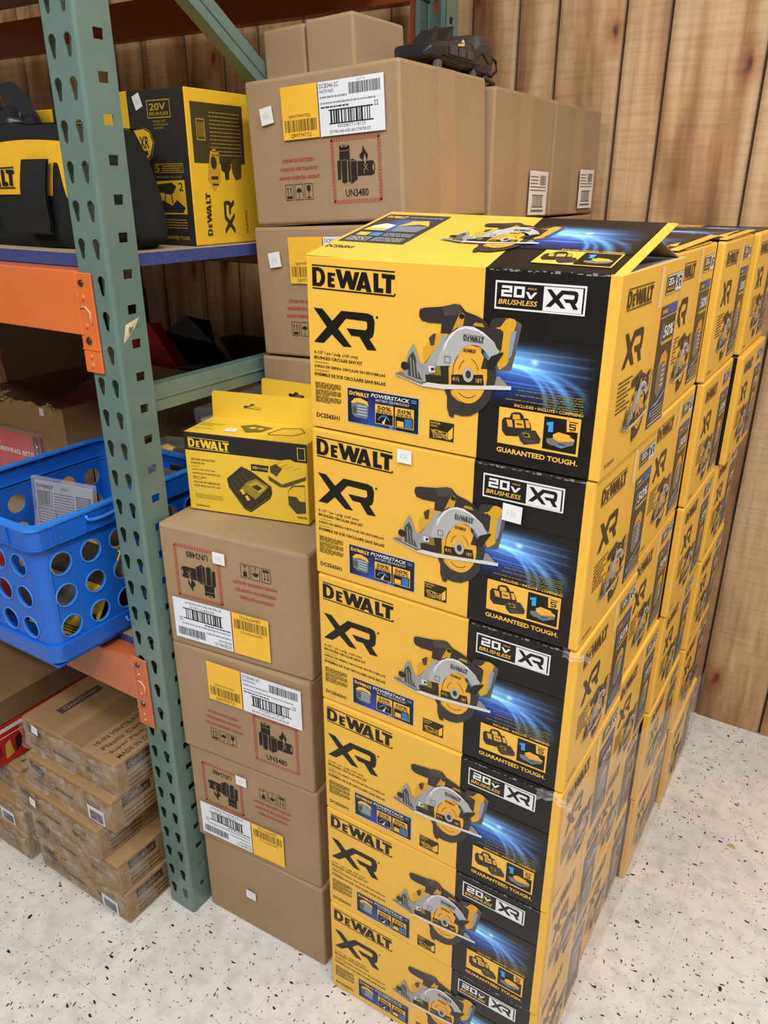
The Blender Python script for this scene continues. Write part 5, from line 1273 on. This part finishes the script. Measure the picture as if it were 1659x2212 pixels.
def redcard(a, w, h):
    a.text('DRIVING BITS', 5.0, h * .66, w - 2.8, h * .66 + 1.3, WHT, 2, .03); a.rect(w - 2.2, .2, w - .2, h - .2, lin('#201a1c'), 1); a.text('4', .4, h * .55, 1.6, h - .6, WHT, 2, .03); a.poly([(.3, .2), (w * .5, 1.8), (w - 2.4, .6), (w - 2.4, .2)], lin('#e88a86'), 1)
    T0 = a.T; a.T = lambda x, y: (w - .6 - y, x); a.text('IMPACT', .6, .1, h - 1.2, .9, WHT, 2, .02); a.T = T0
slab('red_bit_card', 'red blister card of driving bits with white lettering between crate and torn carton', 'package', -1.19, .283, .66, .22, .008, .165, (-.04, .0, .04), lin('#d2333a'), redcard, clear=True)
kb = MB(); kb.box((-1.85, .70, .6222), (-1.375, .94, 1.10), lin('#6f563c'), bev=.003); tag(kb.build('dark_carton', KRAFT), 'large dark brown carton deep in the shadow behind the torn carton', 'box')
kb = MB(); kb.box((0, 0, 0), (.27, .22, .335), lin('#8a7253'), bev=.003); kb.box((-.001, -.002, .25), (.271, .221, .337), lin('#b9b1a4'), bev=.004)
tag(kb.build('wrapped_carton', card('dusty_wrap', .3, .5, 25), None, (-1.30, .70, .6222)), 'pale plastic-wrapped carton between torn carton and the front post', 'box')

# middle of the lower shelf, seen past the post and over the brace
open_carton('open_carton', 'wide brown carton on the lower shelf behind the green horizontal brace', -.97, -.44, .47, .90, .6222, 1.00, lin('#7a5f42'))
def rt(a, w, h):
    a.text('GENERATOR', 1.5, h - 3.2, w * .75, h - 2.2, lin('#b9696a'), 1, .01); a.text('90', 2.0, 3.0, 5.0, 5.6, lin('#c07678'), 1, .03); a.rect(w - 2.4, 0, w, h, lin('#171012'), 1); a.lines(w - 1.9, 1.0, w - .4, h - 1, 3, lin('#8a7a7a'), 2, .3)
def tiltbox(name, label, cat, P0, ex, ez, w, d, h, col, art):
    ex = Vector(ex).normalized(); ez = Vector(ez).normalized(); ey = ez.cross(ex).normalized(); ez = ex.cross(ey)
    M = Matrix.Translation(P0) @ Matrix((ex, ey, ez)).transposed().to_4x4()
    mb = MB(); mb.box((0, 0, 0), (w, d, h), col, bev=.002); art and art(Art(mb, lambda u, v, q: (u, -q, v)), w * 100, h * 100)
    o = mb.build(name, PRINT); o.matrix_world = M; return tag(o, label, cat)
tiltbox('red_tool_box', 'dark red tool box tilted in the wide carton behind the post', 'box', (-1.04, .50, .985), (1, 0, -.1), (-.25, .25, 1), .24, .05, .16, lin('#d12a30'), rt).rotation_euler.y += .75
mb = MB(); mb.add([(-.90, .57, 1.06), (-.74, .58, 1.045), (-.79, .62, 1.09), (-.83, .58, 1.105), (-.92, .62, .96), (-.72, .64, .96)], [[0, 1, 3], [1, 2, 3], [0, 3, 4], [0, 1, 5, 4], [1, 2, 5], [2, 3, 4, 5]], lin('#141414'))
tag(mb.build('tool_case', PLAST), 'black wedge-shaped case behind the tilted red tool box', 'case')
mb = MB()
mb.box((-.955, .48, .90), (-.46, .80, .955), lin('#1d1815'), bev=.004); tag(mb.build('flat_black_case', RUBBER), 'flat black case lying in the wide brown carton', 'case')
mb = MB(); mb.tube([(-.92, .50, .965), (-.78, .56, .985), (-.62, .6, .965)], .011, 8, lin('#55504c')); tag(mb.build('grey_rod', PLAST), 'grey rod lying on the flat black case in the wide carton', 'rod')
# shallow tray with clear packs
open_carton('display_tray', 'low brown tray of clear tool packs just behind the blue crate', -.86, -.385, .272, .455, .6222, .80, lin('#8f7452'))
def clampack(name, label, x, y, z, w, d, h, rot, inner):
    t = thing(name, label, 'package', (x, y, z), rot, 'clear tool packs')
    m2 = MB(); m2.box((0, 0, 0), (w, d, h), (1, 1, 1, 1), bev=.004, seg=2); m2.build('clear_shell', CLEAR, t)
    m3 = MB(); inner(m3, w, d, h); m3.build('tool_insert', PLAST, t)
def in_y(m, w, d, h):
    m.tube([(.01, d / 2, h * .5), (.03, d / 2, h * .55), (.05, d / 2, h * .5)], [.010, .013, .009], 10, lin('#e7bf2e')); m.tube([(.05, d / 2, h * .5), (.09, d / 2, h * .55), (w - .02, d / 2, h * .5)], .008, 10, lin('#1b1b1d'))
    m.box((.004, .003, .002), (w - .004, d - .003, .005), lin('#59524c'))
def in_w(m, w, d, h): m.box((.008, .006, .004), (w - .008, d - .006, h * .55), lin('#c9cdd6'), bev=.004); m.box((.03, .001, .004), (w - .05, .004, h * .5), lin('#3b4550'))
clampack('tool_pack', 'clear pack with yellow and black screwdriver on the tray behind the crate', -.685, .288, .835, .15, .07, .045, (0, -.05, .1), in_y)
clampack('tool_pack', 'clear pack with white insert on the tray behind the crate', -.60, .36, .90, .15, .08, .055, (0, -.12, .05), in_w)
clampack('tool_pack', 'shiny clear pack rearmost on the tray near the tall brown stack', -.475, .375, .955, .125, .06, .05, (0, -.15, .15), in_w)
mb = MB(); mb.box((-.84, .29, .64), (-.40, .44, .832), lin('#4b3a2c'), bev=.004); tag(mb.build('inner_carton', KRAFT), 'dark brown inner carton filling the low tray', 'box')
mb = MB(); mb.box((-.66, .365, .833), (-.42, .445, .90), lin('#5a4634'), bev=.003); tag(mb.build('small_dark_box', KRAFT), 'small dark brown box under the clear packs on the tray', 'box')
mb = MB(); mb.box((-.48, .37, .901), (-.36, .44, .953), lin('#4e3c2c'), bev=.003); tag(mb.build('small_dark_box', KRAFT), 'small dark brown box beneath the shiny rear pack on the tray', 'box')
mb = MB(); mb.box((-.62, .285, .8335), (-.57, .325, .838), WHT); tag(mb.build('white_label_card', PAPER), 'small white card lying beside the yellow screwdriver pack', 'card')

# ------------------------------------------------------------------ floor under the rack: flat wrapped cartons
FK = lin('#9c7f57')
def flat_carton(x, y, z, w, d, h, yaw, label, topart=False, barcode=False, seed=0):
    t = thing('flat_carton', label, 'box', (x, y, z), (0, 0, yaw), 'flat plastic-wrapped cartons')
    mb = MB(); r = random.Random(seed)
    bm_ = bmesh.new(); bmesh.ops.create_cube(bm_, size=1)
    for v in bm_.verts: v.co = Vector(((v.co.x + .5) * w, (v.co.y + .5) * d, (v.co.z + .5) * h))
    bmesh.ops.bevel(bm_, geom=list(bm_.edges), offset=.004, segments=2, affect='EDGES', profile=.5)
    mb.bm(bm_, FK)
    a = Art(mb, lambda u, v, q: (u, -q, v)); k = lin('#57452f'); W = w * 100; Hh = h * 100
    a.poly([(W * .06, Hh * .86), (W * .22, Hh * .76), (W * .22, Hh * .5), (W * .06, Hh * .6)], lin('#4a4442'), 1); a.text('Goldblatt', W * .07, Hh * .62, W * .21, Hh * .74, FK, 2, 0)
    a.lines(W * .06, Hh * .2, W * .30, Hh * .5, 3, k, 1, .4, seed); a.lines(W * .33, Hh * .3, W * .55, Hh * .42, 1, k, 1, .7, seed + 4)
    a.text('*VV7810', W * .70, Hh * .55, W * .86, Hh * .72, k, 1, 0); a.text('100026803', W * .68, Hh * .33, W * .88, Hh * .5, k, 1, 0)
    a2 = Art(mb, lambda u, v, q: (w + q, u, v)); D = d * 100
    a2.poly([(2.5, Hh * .62), (9.5, Hh * .62), (9.5, Hh * .9), (2.5, Hh * .9)], lin('#3d3533'), 1); a2.text('Goldblatt', 3.0, Hh * .68, 9.0, Hh * .84, FK, 2, 0)
    for i in range(3): a2.lines(2.6, Hh * .38 - i * Hh * .14, 10.5, Hh * .48 - i * Hh * .14, 1, k, 1, .5, i + seed)
    if topart:
        b = Art(mb, lambda u, v, q: (u, v, h + q)); D = d * 100
        b.rect(W * .45, 0.3, W * .66, D - .3, mix(FK, BLK, .25), 0)
        T0 = b.T; b.T = lambda x, y: (W * .24 - y, x)
        b.rect(5.0, 0, 15.5, 2.1, lin('#4a4240'), 1); b.text('Goldblatt', 6.0, .5, 14.6, 1.7, FK, 2, .01)
        for i, s_ in enumerate(('10-IN VENTILATED', 'Plastic Carrier', 'Super Pack, 10', 'MADE IN CHINA')):
            b.T = lambda x, y, i=i: (W * .74 + i * 2.2 - y, x); b.text(s_, 2.0, 0, 2.0 + len(s_) * .82, 1.15, k, 1, .02)
    mb.build('carton_body', KRAFT, t)
    if barcode:
        m2 = MB(); a = Art(m2, lambda u, v, q: (u, -.0015 - q, v), h0=0); x0 = W * .72
        a.rect(x0, .6, x0 + 5.0, Hh * .55, lin('#d9d8dc'), 0); a.rect(x0 + .7, 1.0, x0 + 4.4, Hh * .42, lin('#6c7085'), 1); a.bars(x0 + .7, 1.0, x0 + 4.4, Hh * .42, lin('#3a3e55'), 2, 14); m2.build('barcode_label', PAPER, t)
    # loose crinkled wrap on the front face and corner
    m4 = MB()
    m4.sheet(lambda u, v: (-.004 + u * (w + .010), -.004 - .004 * abs(math.sin(u * 23 + seed)) * abs(math.cos(v * 5 + u * 7 + seed)) - .002 * math.sin(u * 61 + v * 13), .002 + (h - .004) * v + .003 * math.sin(u * 15 + seed)), 46, 8, (1, 1, 1, 1), smooth=True)
    m4.sheet(lambda u, v: (w + .0035 + .002 * math.sin(v * 9 + u * 12 + seed), -.003 + u * .075, .003 + (h - .006) * v), 10, 6, (1, 1, 1, 1))
    m4.build('crinkled_wrap', WRAP, t)
    return t
FX = -.712; FW = .285; FDp = .36
fl = [(FX + .0, -.119, .0, 'lowest of the wrapped flat cartons beside the post foot, barcode at its corner', True),
      (FX - .006, -.119, .0785, 'second wrapped flat carton up from the floor beside the post', False),
      (FX - .030, -.124, .157, 'middle wrapped flat carton beside the post, jutting forward with a price sticker', False),
      (FX + .013, -.113, .2355, 'fourth wrapped flat carton up beside the post, with a white barcode label', True),
      (FX + .000, -.097, .314, 'topmost wrapped flat carton beside the post, brand patch and lettering on its top', False)]
flo = []
for i, (x, y, z, lab, bc) in enumerate(fl):
    flo.append(flat_carton(x, y, z + .0004, FW - (.012 if i == 2 else 0) - (.018 if i == 3 else 0), FDp, .0778, [0.0, -.01, -.02, .0, .01][i], 'brown ' + lab, i == 4, bc, i * 3))
sticker(flo[4], .058, .072, .019, .019, -.15, lay=.010, W=FW); sticker(flo[2], .075, .058, .019, .021, -.15, lay=.010, W=FW)
gl = [(-1.062, -.128, 0, 'brown flat carton on the floor left of the wrapped stack', False), (-1.055, -.125, .0765, 'brown flat carton second up left of the wrapped stack', True), (-1.075, -.100, .153, 'brown flat carton top of the left neighbour stack with printed lettering', False)]
for i, (x, y, z, lab, bc) in enumerate(gl): flat_carton(x, y, z + .0004, .318, .36, .0758, .0, lab, i == 2, bc, 20 + i)
def redb(a, w, h):
    pass
t = thing('red_box', 'red box with white stripe and tool pictures standing on the left flat cartons', 'box', (-1.172, -.135, .2296))
mb = MB(); mb.box((0, 0, 0), (.372, .67, .097), lin('#b5281d'), bev=.002)
a = Art(mb, lambda u, v, q: (.372 + q, u, v)); a.rect(.5, 8.0, 9, 9.0, lin('#d9d3d0'), 1); a.rect(.5, 6.7, 24, 6.9, lin('#e6dfdb'), 1)
for i in range(9):
    r = random.Random(i + 3); x = 1 + i * 2.4; a.poly([(x, 1 + r.random() * 1), (x + 2, 1.6 + r.random() * 2), (x + 1.6, 5.2 + r.random()), (x + .4, 5)], [lin('#7c2018'), lin('#caa04a'), lin('#2a1a18'), lin('#d4d0cc')][i % 4], 1)
a = Art(mb, lambda u, v, q: (u, -q, v)); a.rect(20, 7.4, 36, 8.4, lin('#d9d3d0'), 1); a.poly([(24, 2), (34, 3), (33, 7), (26, 6)], lin('#7c2018'), 1); a.poly([(28, 3), (30, 3), (32, 7.5), (31, 7.5)], lin('#2a1a18'), 2)
mb.build('carton_body', PRINT, t)
mb = MB(); mb.box((-1.19, -.15, .3272), (-.800, .56, .388), lin('#84694a'), bev=.003); tag(mb.build('long_carton', KRAFT), 'long brown carton lying on top of the red box under the lower shelf', 'box')

# ------------------------------------------------------------------ the room
mb = MB(); mb.box((-3.6, -3.0, -.05), (2.6, 1.30, 0), (1, 1, 1, 1)); struct('floor', mb, FLOOR)
seams = [-3.6, -3.4, -3.2, -2.99, -2.85, -2.62, -2.4, -2.22, -2.08, -1.9, -1.72, -1.6, -1.4, -1.24, -1.1, -.93, -.8, -.64, -.5, -.4, -.275, -.174, -.014, .088, .295, .402, .57, .73, .94, 1.1, 1.3, 1.42, 1.6, 1.85, 2.05, 2.3, 2.6]
mb = MB(); YW = 1.222; edge = []
for i, (x0, x1) in enumerate(zip(seams, seams[1:])):
    r = random.Random(i * 7 + 1); c = (r.random(), r.random(), r.random(), 1)
    prof = [(x0, .007), (x0 + .0035, .001), (x0 + .012, .0), (x0 + .03, 0), (x1 - .03, 0), (x1 - .012, .0), (x1 - .0035, .001), (x1, .007)]
    for j in range(7):
        (xa, ya), (xb, yb) = prof[j], prof[j + 1]
        mb.add([(xa, YW + ya, 0), (xb, YW + yb, 0), (xb, YW + yb, 3.0), (xa, YW + ya, 3.0)], [[0, 1, 2, 3]], c)
        edge += [[.10, .55, .8, 1, .8, .55, .10][j]]
wl = struct('wall_back', mb, WOOD)
ea = wl.data.color_attributes.new('Edge', 'FLOAT_COLOR', 'CORNER')
k = 0
lev = {0: (.10, .5), 1: (.70, .88), 2: (.88, 1), 3: (1, 1), 4: (1, .88), 5: (.88, .70), 6: (.5, .10)}
for pi, p in enumerate(wl.data.polygons):
    a0, a1 = lev[pi % 7]
    for q, li in enumerate(p.loop_indices):
        v = a0 if q in (0, 3) else a1; ea.data[li].color = (v, v * .97, v * .93, 1)
mb = MB(); mb.box((-3.6, -3.0, 3.0), (2.6, 1.30, 3.05), lin('#d8d6d0')); struct('ceiling', mb, PAPER)
mb = MB(); mb.box((-3.65, -3.0, 0), (-3.6, 1.30, 3.0), lin('#9a8f80')); struct('light_block_wall', mb, PAPER)  # unseen side wall, added to block light coming in from the left
mb = MB(); mb.sheet(lambda u, v: (.58 + .014 * (u - .5) * (1 + .4 * math.sin(v * 5)), .762 + .011 * (v - .5), .0008 + .004 * math.sin(u * math.pi) * math.sin(v * math.pi)), 8, 8, lin('#b79a6c'))
tag(mb.build('paper_scrap', KRAFT), 'tiny tan scrap on the white floor right of the yellow cartons', 'scrap')

# ------------------------------------------------------------------ light and camera
def area(name, loc, size, sizey, power, rot=(0, 0, 0), col=(1, .98, .95)):
    l = bpy.data.lights.new(name, 'AREA'); l.shape = 'RECTANGLE'; l.size = size; l.size_y = sizey; l.energy = power; l.color = col
    o = bpy.data.objects.new(name, l); C.objects.link(o); o.location = loc; o.rotation_euler = rot; return o
area('tube_light', (.9, -.9, 2.93), .25, 2.4, 55)
area('tube_light', (-.45, -1.5, 2.93), 1.8, .25, 29)
area('tube_light', (2.0, .1, 2.93), .25, 2.2, 33)
area('aisle_light', (.6, -2.4, 2.93), 2.6, .5, 50, (R(22), 0, 0))
w = bpy.data.worlds.new('store'); bpy.context.scene.world = w; w.use_nodes = True
w.node_tree.nodes['Background'].inputs[0].default_value = (1, .96, .92, 1); w.node_tree.nodes['Background'].inputs[1].default_value = .10

cam = bpy.data.cameras.new('camera'); co = bpy.data.objects.new('camera', cam); C.objects.link(co)
FPX = 1659.375
cam.sensor_fit = 'VERTICAL'; cam.sensor_height = 24; cam.lens = FPX / 2212 * 24; cam.clip_start = .02
co.location = (0.61436, -0.78824, 1.40016); co.rotation_euler = (1.168801, -0.000764, 0.565329)
bpy.context.scene.camera = co
sc = bpy.context.scene
sc.view_settings.view_transform = 'Standard'; sc.view_settings.look = 'None'; sc.view_settings.exposure = 0
